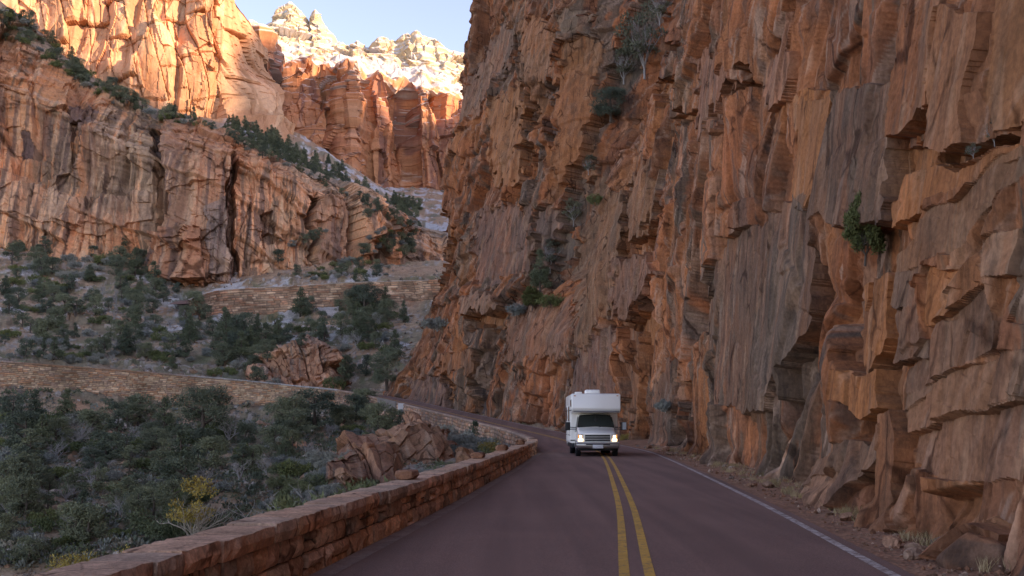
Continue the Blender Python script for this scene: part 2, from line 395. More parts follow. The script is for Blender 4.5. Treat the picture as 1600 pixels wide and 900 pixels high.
Pn = RCL[:215]; V = np.stack([offs(Pn, RN[:215], o, dz) for o, dz in sh])
V[..., 2] += fbm(V[..., 0] / 1.3, V[..., 1] / 1.3, 8, 3) * .06 * np.array([1, 1, .8, .6, .1, 0])[:, None]
tag(link('road_shoulder', mesh_np('road_shoulder', V, grid_faces(*V.shape[:2]), M['gravel'])), kind='structure')
upr = np.stack([offs(UP, UN, .1, -.1), offs(UP, UN, -6, -.1)]); tag(link('upper_road', mesh_np('upper_road', upr, grid_faces(2, len(UP), True), M['road'])), kind='structure')

# ---------------------------------------------------------------- rock colouring
def rock_colour(s, z, cells, pal, seed, streak=(1.3, 14), vlev=0.0):
    """orange, brown and dark desert varnish in patches and vertical streaks"""
    org, brn, gry, pale = [np.array(p, f32) for p in pal]
    c = np.zeros(s.shape + (3,), f32) + org
    c = mixc(c, brn, ss(.0, .3, fbm(s / 7, z / 9, seed, 6, .65)))
    vlev = vlev + .0
    v = fbm(s / streak[0], z / streak[1], seed + 11, 5, .68) * .6 + fbm(s / 8, z / 12, seed + 13, 4) * .7 + .16 * fbm(s / .6, z / .9, seed + 15, 3) + vlev
    c = mixc(c, gry, ss(.20, .36, v) * .88)
    q = fbm(s / .9, z / 4.0, seed + 19, 4, .6)
    c = mixc(c, pale, ss(.55, .95, q) * .55)
    k = cells * 2 - 1
    c = c * (1 + .22 * k)[..., None]
    c[..., 0] *= 1 + .06 * vn(s / 3, z / 3, seed + 23)
    return c
PAL_NEAR = [(.335, .115, .052), (.235, .090, .048), (.130, .085, .060), (.46, .24, .15)]
def interp_rows(ctrl, svals):
    """ctrl (ncol, nlev) -> (len(svals), nlev), svals in control units"""
    ctrl = np.asarray(ctrl, float); x = np.arange(len(ctrl)); return np.stack([np.interp(svals, x, ctrl[:, k]) for k in range(ctrl.shape[1])], 1)

# ---------------------------------------------------------------- right canyon wall
LV = np.array([0, 4, 10, 15, 18, 26, 34, 44, 75.])
NB = [  # x, y, base z, inward offset at each level
 (6.4, -26, 0, [0, .2, .7, 1.2, 1.6, 2.4, 3.3, 5, 9]),
 (6.5, -8, 0, [0, .2, .7, 1.2, 1.6, 2.4, 3.3, 5, 9]),
 (5.9, 5, 0, [0, .2, .7, 1.2, 1.6, 2.4, 3.3, 5, 9]),
 (5.9, 12.5, 0, [0, .3, .9, 1.4, 1.8, 2.6, 3.4, 5, 9]),
 (6.2, 17, 0, [0, .4, 1.1, 1.7, 2.0, 2.7, 3.5, 5, 9]),
 (7.0, 24, 0, [0, .4, 1.1, 1.7, 2.0, 2.7, 3.5, 5, 9]),
 (8.0, 33, 0, [0, .3, .8, 1.2, 1.5, 2.1, 3, 4.5, 8]),
 (8.9, 44, 0, [0, .3, .7, 1.0, 1.3, 1.9, 2.8, 4, 7]),
 (10.4, 58, 0, [0, .3, .6, .9, 1.2, 1.8, 2.8, 4, 7]),
 (10.6, 70, 0, [0, .2, .4, .6, .9, 1.6, 3, 5, 12]),
 (9.6, 82, .2, [0, 0, 0, .2, .6, 2.2, 4.5, 8, 20]),
 (7.6, 93, .5, [0, -.2, -.5, -.5, .3, 2.8, 6.2, 11, 26]),
 (6.4, 98, .8, [0, -.2, 0, 2.5, 7, 13, 19, 25, 38]),
 (5.0, 104, 1, [0, .2, .8, 4.5, 10.5, 17, 23, 29, 40]),
 (2.8, 111, 1.3, [0, .3, .9, 3.6, 8.0, 11.5, 14, 17, 28]),
 (-.6, 120, 1.9, [0, .3, .9, 1.8, 4.0, 5, 6, 7.6, 14]),
 (-5.5, 132, 2.8, [0, .4, 1.1, 1.9, 3.6, 4.6, 5.8, 7.5, 13]),
 (-11.5, 146, 4.2, [0, .5, 1.4, 2.4, 3.6, 4.8, 6, 8, 13]),
 (-17, 158, 5.6, [0, 1.8, 4.2, 5.6, 6.4, 7.2, 8.0, 9.2, 13]),
 (-21, 168, 6.6, [0, 3.4, 8.0, 10.0, 10.6, 11.2, 12.0, 13.2, 17]),
 (-20, 178, 8, [0, 4, 9, 11, 12, 12.6, 13.4, 15, 20]),
 (-10, 195, 12, [0, 2, 4, 5, 6, 8, 10, 12, 17]),
 (12, 220, 18, [0, 2, 4, 5, 6, 8, 10, 12, 17]),
 (60, 250, 20, [0, 2, 4, 5, 6, 8, 10, 12, 17])]
bx = np.array([b[:3] for b in NB], float); bo = np.array([b[3] for b in NB], float)
fine = catmull(bx, .25); kk = np.concatenate([np.linspace(i, i + 1, max(2, int(np.linalg.norm(bx[i + 1] - bx[i]) / .25)), endpoint=False) for i in range(len(bx) - 1)] + [[len(bx) - 1]])
al = arclen(fine); dist = np.maximum(np.hypot(fine[:, 0], fine[:, 1]), 9.5)
vis = (fine[:, 1] > 8) & (fine[:, 1] < 182) & (np.arange(len(fine)) < np.argmax(fine[:, 1] > 181) + 1)
dens = np.where(vis, 1 / np.clip(dist * .0015, .022, .14), 1 / .9); cum = np.concatenate([[0], np.cumsum(np.diff(al) * (dens[1:] + dens[:-1]) / 2)])
nS = int(cum[-1]); pick = np.interp(np.linspace(0, cum[-1], nS), cum, np.arange(len(fine)))
idx = np.arange(len(fine)); bp = np.stack([np.interp(pick, idx, fine[:, k]) for k in range(3)], 1)
sA = np.interp(pick, idx, al); kA = np.interp(pick, idx, kk); dA = np.interp(pick, idx, dist)
nrm = -leftn(fine); ker = np.ones(41) / 41
nrm = np.stack([np.convolve(np.pad(nrm[:, k], 20, 'edge'), ker, 'valid') for k in (0, 1)], 1); nrm /= np.linalg.norm(nrm, axis=1, keepdims=True)
inw = np.stack([np.interp(pick, idx, nrm[:, k]) for k in (0, 1)], 1)
offc = interp_rows(bo, kA)
nR = 560
t = np.linspace(0, 1, nR)[:, None]; zv = np.minimum(dA * .47 + 3, 74)[None]; tb = .9
Z = np.where(t < tb, zv * (t / tb), zv + (78 - zv) * (t - tb) / (1 - tb)) - .6
OFF = np.zeros_like(Z)
for j in range(nS): OFF[:, j] = np.interp(Z[:, j], LV, offc[j])
P = np.stack([bp[None, :, 0] + inw[None, :, 0] * OFF, bp[None, :, 1] + inw[None, :, 1] * OFF, Z + bp[None, :, 2] * np.ones_like(Z)], -1).astype(f32)
nb = np.stack([-inw[:, 0], -inw[:, 1], np.zeros(nS)], 1)[None] * np.ones((nR, 1, 1)); nb[..., 2] = .12
s2 = np.broadcast_to(sA[None].astype(f32), Z.shape); z2 = Z.astype(f32)
PX, PY = PXY(P)
wu = s2 + .8 * fbm(s2 / 6, z2 / 6, 1, 2) + .06 * fbm(s2 / .8, z2 / .8, 6, 2); wv = z2 + .8 * fbm(s2 / 6, z2 / 6, 2, 2) + .06 * fbm(s2 / .8, z2 / .8, 7, 2)
near = ss(112, 60, s2 - 26)       # 1 on the near wall, 0 on the buttress
sl_ = wu + .35 * wv
A = vor(sl_ / 6.5, (wv - .12 * wu) / 18, 101); B = vor((wu + .22 * wv) / 2.6, (wv - .2 * wu) / 8.5, 103); C = vor((wu + .15 * wv) / .85, (wv - .25 * wu) / 2.6, 107); Dv = vor(wu / .36, wv / .55, 109)
E = vor(wu / 4.2, wv / 9.5, 113)
mkc = ss(-.1, .35, fbm(s2 / 7, z2 / 12, 23, 3)); br = ss(-.45, .35, fbm(s2 / 11, z2 / 10, 21, 3)); br2 = ss(-.2, .5, fbm(s2 / 4.5, z2 / 6, 27, 3))
nd = ss(26, 12, dA)[None]        # calmer close by
D = facet(A, .6, .95) * (1 - .6 * nd) + facet(B, .26, .36) * (.35 + .75 * br) * (1 - .5 * nd) + facet(C, .07, .09) * (.1 + .9 * br * br2)
def brick(a, b, s_, amp, tilt):
    ia = np.floor(a).astype(np.int64); bb = b * (.7 + .8 * hsh(ia, ia * 0, s_)) + 5 * hsh(ia, ia * 0, s_ + 1); ib = np.floor(bb).astype(np.int64); fa = a - ia - .5; fb = bb - ib - .5
    r_ = hsh(ia, ib, s_ + 2); return amp * (r_ * 2 - 1) + tilt * (fa * (hsh(ia, ib, s_ + 3) * 2 - 1) * 2 + fb * (hsh(ia, ib, s_ + 4) * 2 - 1) * 2), r_, np.minimum(.5 - abs(fa), .5 - abs(fb))
K1, k1r, k1e = brick((wu + .20 * wv) / 2.9, (wv - .25 * wu) / 8.5, 141, .32, .36)
K2, k2r, k2e = brick((wu + .12 * wv) / 1.15, (wv - .2 * wu) / 3.4, 151, .15, .18)
K3, k3r, k3e = brick((wu + .4 * wv) / .52, (wv - .3 * wu) / .62, 161, .06, .07)
mk1 = ss(-.5, .2, fbm(s2 / 8, z2 / 8, 171, 2)); mk2 = ss(-.3, .3, fbm(s2 / 5, z2 / 5, 173, 3)); mk3 = ss(-.25, .3, fbm(s2 / 3, z2 / 3, 175, 3))
D += (K1 * (.25 + .65 * mk1)) * (1 - .5 * nd) + K2 * mk2 * .8 * (.25 + .75 * mkc) * (1 - .4 * nd)
KV, kvr, kve = brick((wu + .10 * wv) / 1.7, wv / 11, 145, .30, .25); D += KV * (1 - .5 * mk2) - .22 * (1 - ss(0, .06, kve)) * (1 - .4 * nd)
D += facet(E, .5, .3) * (1 - near)
# vertical flutes and ledges with undercut bottoms
fl = np.abs(vn(wu / 1.6, wv / 16, 41)) + .5 * np.abs(vn(wu / .7, wv / 9, 43)); D += -.42 * (1 - ss(0, .35, fl)) * (.5 + .5 * vn(s2 / 9, z2 / 9, 44))
lz = wv / 5.2 + .25 * vn(s2 / 9, z2 / 30, 45); fr = lz - np.floor(lz); rr = hsh(np.floor(lz).astype(np.int64), np.floor(s2 / 6 + vn(s2 / 3, z2 / 3, 9)).astype(np.int64), 46)
D += .22 * (rr > .9) * (ss(0, .06, fr) - fr)
lz = wv / 1.7 - .06 * wu; fr = lz - np.floor(lz); rr = hsh(np.floor(lz).astype(np.int64), np.floor(sl_ / 2.2).astype(np.int64), 47); pass
for _i in range(3): D = (np.roll(D, 1, 1) + 2 * D + np.roll(D, -1, 1)) / 4
D = (np.roll(D, 1, 0) + 2 * D + np.roll(D, -1, 0)) / 4
D += K3 * .8 * mk3 * mkc - .16 * (1 - ss(0, .03, k1e)) * mk1 - .07 * (1 - ss(0, .05, k2e)) * mk2
D -= (1 - near) * (1.5 * (1 - ss(0, .16, np.abs(vn(wu / 7, wv / 70, 191)))) + .8 * (1 - ss(0, .2, np.abs(vn(wu / 2.6, wv / 22, 193)))) * mk1)
lz = (wv + .1 * wu) / 6.5 + .3 * vn(s2 / 12, z2 / 30, 195); fr = lz - np.floor(lz); D += (1 - near) * .8 * (ss(0, .07, fr) - fr) * (hsh(np.floor(lz).astype(np.int64), np.floor(wu / 7).astype(np.int64), 197) > .4)
D -= .28 * crack(A, .035) + .16 * crack(B, .04) * br + .05 * crack(C, .06)
D += fbm(s2 / 1.3, z2 / 2.4, 61, 4) * .035 + fbm(s2 / .25, z2 / .25, 63, 3) * .012
cc = rock_colour(s2, z2, A[2] * .35 + B[2] * .65, PAL_NEAR, 200, (1.0, 20), .03)
cc *= (1 + .13 * (C[2] - .5) * 2 + .16 * (k1r - .5) + .22 * (k2r - .5) * mk2 + .2 * (k3r - .5) * mk3)[..., None]
cc = mixc(cc, (.40, .25, .18), ss(.55, .85, fbm((s2 + .5 * z2) / .35, (z2 - .5 * s2) / 2.4, 181, 4, .65)) * .55)
cc = mixc(cc, (.12, .08, .065), ss(.5, .9, fbm(s2 / .5, z2 / 3.5, 183, 4, .65)) * .6)
# fresh broken (recessed) blocks are more orange, weathered proud slabs greyer
rel = facet(B, .36, .42); cc = mixc(cc, (.40, .145, .058), ss(.1, -.35, rel) * .5 * br)
# features of the real wall, each an outline on the face: outward push (m), tilt, colour
wpx = PX + 9 * fbm(s2 / 1.2, z2 / 1.2, 301, 3); wpy = PY + 9 * fbm(s2 / 1.2, z2 / 1.2, 303, 3)
G_, O_, B_, P_, T_ = (.135, .088, .064), (.41, .145, .052), (.25, .098, .048), (.42, .23, .14), (.20, .115, .07)
FE = [
 ([(1240, 160), (1385, 125), (1388, 345), (1330, 360), (1250, 330)], .25, .6, G_, .85),
 ([(1242, 150), (1300, 120), (1300, 190), (1262, 330), (1240, 290)], .1, .3, O_, .8),
 ([(1130, 390), (1262, 300), (1262, 480), (1200, 640), (1125, 640), (1110, 500)], .25, .8, G_, .75),
 ([(1388, -20), (1470, -20), (1460, 170), (1430, 190), (1388, 215)], .35, .5, B_, .6),
 ([(1460, 20), (1545, 10), (1545, 215), (1462, 235)], .55, .5, (.33, .14, .07), .7),
 ([(1546, -20), (1700, -20), (1700, 190), (1570, 195)], .2, .5, (.34, .14, .06), .7),
 ([(1384, 235), (1425, 200), (1440, 172), (1458, 180), (1460, 262), (1408, 262), (1392, 310), (1384, 300)], -.9, 0, (.33, .13, .05), .7),
 ([(1460, 236), (1590, 200), (1600, 214), (1500, 250), (1462, 258)], -.75, 0, (.30, .12, .05), .7),
 ([(1388, 310), (1408, 262), (1520, 245), (1610, 215), (1610, 250), (1500, 280), (1430, 330), (1392, 360)], .15, .3, O_, .6),
 ([(1400, 400), (1450, 330), (1600, 225), (1640, 260), (1470, 400), (1450, 480), (1395, 470)], .2, .5, T_, .7),
 ([(1465, 410), (1508, 405), (1510, 500), (1465, 505)], .2, .4, O_, .8),
 ([(1400, 420), (1460, 410), (1462, 560), (1405, 570)], .3, .5, (.17, .10, .07), .7),
 ([(1540, 385), (1600, 370), (1600, 440), (1560, 450)], .3, .4, P_, .5),
 ([(1480, 500), (1560, 460), (1560, 560), (1420, 640), (1420, 590)], .15, .4, G_, .7),
 ([(1330, 590), (1385, 575), (1388, 640), (1330, 645)], .55, 0, O_, .7),
 ([(1325, 470), (1362, 440), (1350, 545), (1328, 570)], -.5, 0, B_, .7),
 ([(1350, 440), (1385, 425), (1388, 520), (1360, 600), (1358, 520)], .35, .3, O_, .7),
 ([(1262, 800), (1278, 735), (1392, 662), (1396, 690), (1370, 745), (1330, 800), (1300, 810)], .5, .9, G_, .8),
 ([(1268, 810), (1275, 770), (1330, 735), (1325, 790)], .15, .3, (.40, .19, .11), .8),
 ([(1389, 650), (1412, 640), (1417, 825), (1389, 835)], .6, 0, B_, .8),
 ([(1415, 680), (1600, 640), (1600, 760), (1490, 750), (1418, 720)], -.1, .4, (.22, .12, .08), .7),
 ([(1415, 620), (1600, 560), (1600, 645), (1418, 678)], .15, .4, (.24, .125, .075), .7),
 ([(1120, 185), (1135, 150), (1160, 118), (1192, 102), (1196, 140), (1160, 168), (1140, 200)], -2.4, 0, (.26, .11, .05), .8),
 ([(1135, 190), (1158, 165), (1150, 215), (1128, 215)], -.8, 0, B_, .6),
 ([(1020, 120), (1062, 112), (1072, 145), (1040, 165), (1020, 150)], -1.6, 0, (.33, .13, .05), .7),
 ([(1045, 65), (1068, 60), (1066, 90), (1044, 88)], -1.3, 0, B_, .7),
 ([(1040, 185), (1075, 165), (1095, 170), (1060, 200)], -1.2, 0, O_, .7),
 ([(1205, 130), (1250, 20), (1262, 30), (1235, 160), (1205, 165)], .5, .5, (.32, .14, .085), .8),
 ([(1090, 90), (1125, 60), (1150, 130), (1110, 240), (1095, 200)], .5, .6, (.30, .14, .09), .7),
 ([(960, 420), (1012, 395), (1040, 430), (1020, 460), (985, 500), (965, 490)], 1.1, .5, (.20, .11, .08), .8),
 ([(985, 505), (1035, 470), (1040, 490), (1000, 540)], -1.0, 0, O_, .6),
 ([(985, 300), (1020, 240), (1040, 300), (1020, 370), (990, 380)], .8, .6, T_, .7),
 ([(1075, 520), (1100, 470), (1090, 640), (1072, 690)], -.6, 0, (.36, .15, .08), .7),
 ([(1025, 610), (1060, 560), (1060, 690), (1030, 700)], .5, .4, G_, .7),
 ([(975, 470), (990, 560), (985, 700), (970, 700)], -.8, 0, G_, .5),
 ([(900, 400), (940, 280), (975, 300), (960, 480), (905, 560)], .5, .6, T_, .8),
 ([(895, 560), (960, 500), (965, 700), (890, 700)], .2, .4, (.145, .095, .08), .75),
 # buttress
 ([(738, 470), (770, 458), (800, 472), (792, 488), (745, 492)], 2.2, 0, (.30, .155, .10), .8),
 ([(740, 492), (790, 488), (790, 512), (748, 520)], -1.2, 0, O_, .7),
 ([(694, 560), (740, 548), (752, 575), (748, 588), (698, 578)], 1.3, 0, B_, .6),
 ([(697, 580), (708, 582), (706, 660), (697, 660)], -2.2, 0, G_, .5),
 ([(745, 590), (752, 590), (758, 655), (742, 655)], -1.3, 0, (.11, .08, .075), .8),
 ([(640, 590), (700, 585), (700, 660), (640, 650)], .2, .3, (.145, .10, .085), .8),
 ([(822, 130), (830, 130), (832, 260), (822, 260)], -2.0, 0, B_, .6),
 ([(846, 140), (872, 128), (874, 150), (868, 230), (858, 230)], -1.4, 0, (.13, .085, .07), .8),
 ([(874, 120), (935, 115), (935, 280), (880, 290)], .9, .4, (.36, .14, .065), .8),
 ([(770, 165), (820, 130), (820, 290), (775, 290)], .9, .4, (.38, .155, .07), .8),
 ([(705, 180), (770, 60), (815, 30), (790, 120), (740, 190), (690, 300)], .5, .8, (.21, .13, .095), .7),
 ([(815, 30), (875, 28), (875, 125), (820, 125)], .4, .6, (.33, .145, .075), .7),
 ([(885, 20), (932, 28), (930, 60), (885, 55)], .8, .3, (.24, .16, .11), .8),
 ([(880, 60), (935, 65), (935, 118), (880, 118)], -.3, .3, (.35, .14, .06), .7),
 ([(695, 330), (706, 330), (705, 420), (690, 480), (680, 480)], -2.0, 0, O_, .7),
 ([(650, 340), (690, 320), (690, 420), (672, 480), (648, 500)], .4, .4, (.22, .125, .09), .8),
 ([(740, 330), (830, 320), (835, 430), (750, 450)], .3, .6, (.19, .105, .08), .75),
 ([(835, 330), (880, 320), (880, 400), (840, 430)], -.6, .4, (.16, .10, .08), .8),
 ([(800, 480), (900, 470), (890, 560), (800, 560)], .4, .6, (.26, .13, .085), .6),
]
FE += [([(862, 455), (897, 360), (942, 230), (990, 110), (1048, 0), (1000, -10), (955, 80), (940, 170), (882, 300), (850, 400), (838, 455)], -2.6, 0, (.17, .13, .10), .8)]
sc_ = ss(8, 40, dA)[None]
for poly, push, tilt, colr, ca in FE:
    m_ = inpoly(wpx, wpy, poly).astype(f32)
    if not m_.any(): continue
    cx_, cy_ = np.mean([p[0] for p in poly]), np.mean([p[1] for p in poly]); hx = max(p[0] for p in poly) - cx_; hy = max(p[1] for p in poly) - cy_
    k = .28 if tilt > 0 else .15
    plane = push * .8 * (1 - .35 * nd) + tilt * .24 * ((PY - cy_) / hy * .8 + (PX - cx_) / hx * .5)
    D = np.where(m_ > 0, D * k + plane, D)
    cc = mixc(cc, np.array(colr), m_ * ca * (.8 + .2 * vn(s2 * 2, z2, 5)))
    cc = mixc(cc, np.array(P_), m_ * (ss(.5, .9, fbm(s2 / .5, z2 / 2, int(cx_), 3)) * .35))
D += fbm(s2 / 1.0, z2 / 2.0, 65, 4) * .035 + facet(Dv, .012, .02) * br2
D = np.clip(D, -4, 3) * (1 - .30 * near * (PX > 1080))
lim = ss(0, 5, z2 - 0) * 2.0 + .4; D = np.where(D > lim, lim + (D - lim) * .15, D)
# rubbly flared foot
D += (1 - ss(-.3, .9, z2)) * (.05 + .45 * np.abs(fbm(s2 / 1.3, z2 / 1.3, 71, 3)))
P = P + nb.astype(f32) * D[..., None]
P[..., 2] += .12 * fbm(s2 / 2, z2 / 2, 73, 3)
CP = P; CPX, CPY = PXY(P)
j0 = int(np.argmax(bp[:, 1] > 100)); print('cliff grid', nR, nS)
for a, b, nm in ((0, j0 + 1, 'canyon_wall'), (j0, nS, 'canyon_buttress')):
    o = link(nm, mesh_np(nm, P[:, a:b], grid_faces(nR, b - a), M['near'], cc[:, a:b], smooth=False)); tag(o, kind='structure')
top = MB()
rim = [(bp[j, 0] + inw[j, 0] * 30, bp[j, 1] + inw[j, 1] * 30) for j in range(0, nS, 60)]
V = [(x, y, 77) for x, y in rim] + [(x + 260, y + 30, 120) for x, y in rim]; n = len(rim)
top.add(V, [(i, i + 1, n + i + 1, n + i) for i in range(n - 1)]); tag(top.build('plateau', mat('plateau_rock', (.25, .14, .09), .95)), kind='structure')
def cliff_hit(px, py):
    d = (CPX - px)**2 + (CPY - py)**2; k = d < 5**2
    if not k.any(): k = d < 20**2
    yy = np.where(k, CP[..., 1] + 3 * np.sqrt(d), 1e9); i = np.unravel_index(np.argmin(yy), yy.shape); return Vector(CP[i].tolist()), Vector((float(nb[i][0]), float(nb[i][1]), 0))

# ---------------------------------------------------------------- cliffs given by rows of (px, py, depth)
def net(rows, pxs, nrow, sub=None):
    """rows: list of lists (px,py,Y); returns P grid (sum(nrow), len(pxs), 3)"""
    L_ = []
    for r in rows:
        a = np.array(r, float); L_.append(np.stack([np.interp(pxs, a[:, 0], a[:, 1]), np.interp(pxs, a[:, 0], a[:, 2])], 1))
    out = []
    for i, nn in enumerate(nrow):
        t = np.linspace(0, 1, nn, endpoint=(i == len(nrow) - 1))[:, None, None]; out.append(L_[i][None] * (1 - t) + L_[i + 1][None] * t)
    q = np.concatenate(out); a = (pxs[None] - 800) / FPX; b = -(q[..., 0] - 450) / FPX
    dy = cp - b * sp_; t = q[..., 1] / dy
    return np.stack([a * t, q[..., 1], CAMZ + (sp_ + b * cp) * t], -1).astype(f32)
def smooth_rows(P, k):
    ker = np.ones(k) / k; Q = P.copy()
    for c_ in range(3):
        Q[..., c_] = np.apply_along_axis(lambda x: np.convolve(np.pad(x, k // 2, 'edge'), ker, 'valid'), 1, P[..., c_])
    return Q
# left cliff
pxs = np.concatenate([np.arange(-700, -40, 5), np.arange(-40, 700, 1.45)])
midrows = [
 [(-700, 330, 290), (-200, 400, 292), (0, 425, 296), (200, 470, 294), (300, 505, 284), (450, 490, 292), (560, 450, 312), (640, 430, 330), (700, 420, 340)],
 [(-700, 60, 296), (-200, 30, 298), (0, 128, 302), (90, 165, 304), (190, 225, 302), (262, 235, 298), (300, 222, 296), (365, 248, 299), (420, 262, 304), (470, 285, 308), (560, 330, 320), (620, 385, 336), (700, 400, 345)],
 [(-700, -120, 315), (-200, -100, 318), (0, 30, 322), (60, 75, 323), (130, 128, 324), (200, 165, 322), (262, 185, 316), (310, 194, 312), (370, 226, 314), (430, 250, 318), (500, 271, 324), (560, 304, 332), (600, 335, 340), (640, 355, 350), (700, 370, 360)],
 [(-700, -170, 345), (-200, -130, 348), (0, 2, 350), (60, 50, 350), (130, 110, 350), (200, 150, 348), (250, 170, 345), (310, 188, 342), (370, 221, 342), (430, 246, 344), (500, 268, 348), (560, 300, 354), (600, 330, 362), (640, 350, 370), (700, 365, 380)],
 [(-700, -100, 480), (0, 75, 480), (200, 215, 480), (370, 240, 480), (500, 280, 480), (640, 352, 480), (700, 365, 480)]]
P = net(midrows, pxs, [250, 70, 40, 12]); P = smooth_rows(P, 15)
nn = grid_normals(P)
if nn[..., 1].mean() > 0: nn = -nn
nn[..., 2] *= .35
s2 = (P[..., 0] + .2 * P[..., 1]).astype(f32); z2 = P[..., 2].astype(f32)
row = np.arange(P.shape[0])[:, None] * np.ones((1, P.shape[1])); upper = ss(225, 262, row)
wu = s2 + 2.5 * fbm(s2 / 34, z2 / 34, 401, 2); wv = z2 + 2.0 * fbm(s2 / 40, z2 / 40, 402, 2)
A = vor(wu / 26, wv / 60, 403); B = vor((wu + .5 * wv) / 9, (wv - .4 * wu) / 11, 405); C = vor(wu / 3.2, (wv + .35 * wu) / 2.2, 407)
brm = ss(-20, 60, s2 + 130) * .7 + .3      # more broken to the right
D = facet(vor(wu / 7, wv / 50, 418), .9, .5) + facet(vor(wu / 2.4, wv / 12, 419), .22, .2) - .9 * (1 - ss(0, .1, np.abs(vn(wu / 5, wv / 70, 421)))) + facet(A, 3.2, 2.5) + facet(B, 1.5, 1.4) * brm * (.55 + .45 * upper) + facet(C, .4, .42) * (.3 + .7 * upper + .4 * ss(-.1, .4, fbm(s2 / 20, z2 / 20, 409, 2)))
D += -2.2 * (1 - ss(0, .25, np.abs(vn(wu / 11, wv / 90, 411)))) - 1.0 * (1 - ss(0, .3, np.abs(vn(wu / 4, wv / 50, 412)))) * (1 - upper)
lz = (wv + .33 * wu) / 3.4; fr = lz - np.floor(lz); D += 1.2 * (ss(0, .25, fr) - fr) * (.25 + .9 * upper) * (hsh(np.floor(lz).astype(np.int64), np.floor(s2 / 14).astype(np.int64), 4) > .3)
lz = (wv + .45 * wu) / 11; fr = lz - np.floor(lz); D += 2.0 * (ss(0, .12, fr) - fr) * (hsh(np.floor(lz).astype(np.int64), np.floor(s2 / 25).astype(np.int64), 5) > .45)
D += fbm(s2 / 6, z2 / 8, 415, 4) * .4
c = rock_colour(s2 / 3.2, z2 / 3.2, B[2] * .5 + A[2] * .5, [(.60, .29, .155), (.50, .21, .105), (.19, .12, .08), (.64, .40, .25)], 420, (.8, 16), -.12)
band = vn((wv + .38 * wu) / 1.6, wu / 60, 431) + .6 * vn((wv + .38 * wu) / .7, wu / 40, 433); c = mixc(c, (.46, .30, .21), ss(.1, .9, band) * (.25 + .5 * upper)); c = mixc(c, (.17, .105, .08), ss(.2, 1.0, -band) * (.2 + .4 * upper))
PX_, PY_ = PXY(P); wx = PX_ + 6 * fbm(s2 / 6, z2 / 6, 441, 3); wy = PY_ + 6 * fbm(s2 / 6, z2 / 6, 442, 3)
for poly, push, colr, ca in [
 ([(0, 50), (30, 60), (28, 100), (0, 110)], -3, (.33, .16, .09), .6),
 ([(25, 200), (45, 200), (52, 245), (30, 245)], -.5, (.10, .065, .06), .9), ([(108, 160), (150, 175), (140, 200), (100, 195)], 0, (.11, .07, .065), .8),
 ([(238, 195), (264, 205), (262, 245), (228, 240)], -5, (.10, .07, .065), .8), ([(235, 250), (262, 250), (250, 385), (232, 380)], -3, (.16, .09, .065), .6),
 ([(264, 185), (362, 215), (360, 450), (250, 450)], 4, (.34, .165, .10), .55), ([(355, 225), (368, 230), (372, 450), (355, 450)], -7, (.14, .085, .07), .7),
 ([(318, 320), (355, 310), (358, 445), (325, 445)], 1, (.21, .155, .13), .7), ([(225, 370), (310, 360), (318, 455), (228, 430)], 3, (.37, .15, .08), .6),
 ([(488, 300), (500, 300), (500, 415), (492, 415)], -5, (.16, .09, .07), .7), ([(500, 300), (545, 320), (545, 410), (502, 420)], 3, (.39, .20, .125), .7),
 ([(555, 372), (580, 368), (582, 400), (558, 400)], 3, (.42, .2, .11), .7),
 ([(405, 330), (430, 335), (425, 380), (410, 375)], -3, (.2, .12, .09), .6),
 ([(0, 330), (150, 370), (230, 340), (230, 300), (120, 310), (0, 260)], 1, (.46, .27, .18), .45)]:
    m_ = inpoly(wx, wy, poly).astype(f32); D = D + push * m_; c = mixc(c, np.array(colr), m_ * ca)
st = fbm(s2 / 1.5, z2 / 45, 451, 3, .6) + .5 * fbm(s2 / 9, z2 / 20, 452, 2); c = mixc(c, (.13, .08, .065), ss(.22, .42, st) * (1 - upper * .7) * .75)
st = fbm(s2 / 1.1, z2 / 38, 461, 3, .6); c = mixc(c, (.58, .34, .21), ss(.35, .7, st) * (1 - upper) * .4)
soil = ss(300, 330, row) ; c = mixc(c, (.16, .13, .10), soil * .7)
P = P + nn * D[..., None] * (1 - .8 * ss(318, 360, row))[..., None]
MP = P; MPX, MPY = PXY(P)
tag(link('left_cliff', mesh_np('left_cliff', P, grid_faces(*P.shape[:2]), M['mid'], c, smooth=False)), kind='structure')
# far talus between the left cliff and the big walls
pxs = np.arange(-300, 820, 3.0)
P = net([[(-300, 150, 420), (0, 120, 420), (200, 230, 420), (370, 280, 420), (500, 330, 420), (640, 400, 420), (820, 400, 420)],
         [(-300, 100, 520), (0, 70, 520), (200, 215, 520), (370, 240, 520), (450, 262, 530), (500, 280, 530), (600, 345, 520), (660, 372, 520), (820, 380, 520)],
         [(-300, 60, 690), (0, 10, 690), (60, 55, 690), (100, 98, 690), (200, 165, 690), (300, 188, 690), (350, 190, 690), (365, 188, 690), (400, 194, 740), (450, 218, 780), (500, 240, 800), (540, 262, 800), (600, 305, 800), (660, 316, 800), (820, 320, 800)],
         [(-300, 0, 1000), (0, 0, 1000), (200, 150, 1000), (360, 180, 1000), (450, 205, 1000), (520, 255, 1000), (600, 290, 1000), (820, 300, 1000)]], pxs, [20, 60, 50])
x_, y_ = P[..., 0], P[..., 1]; P[..., 2] += fbm(x_ / 40, y_ / 40, 501, 5) * 5 + facet(vor(x_ / 9, y_ / 12, 503), 1.5, 1)
snow = ss(.05, .22, fbm(x_ / 12, y_ / 22, 505, 5, .7) - .10 + .5 * vn(x_ / 5, y_ / 9, 506))
c = np.zeros(P.shape, f32) + np.array((.30, .19, .13), f32); c = mixc(c, (.13, .13, .10), ss(0, .5, fbm(x_ / 15, y_ / 15, 507, 4)) * .8)
snow = snow * ss(330, 380, PXY(P)[0]); c = mixc(c, (.44, .45, .50), snow * .6)
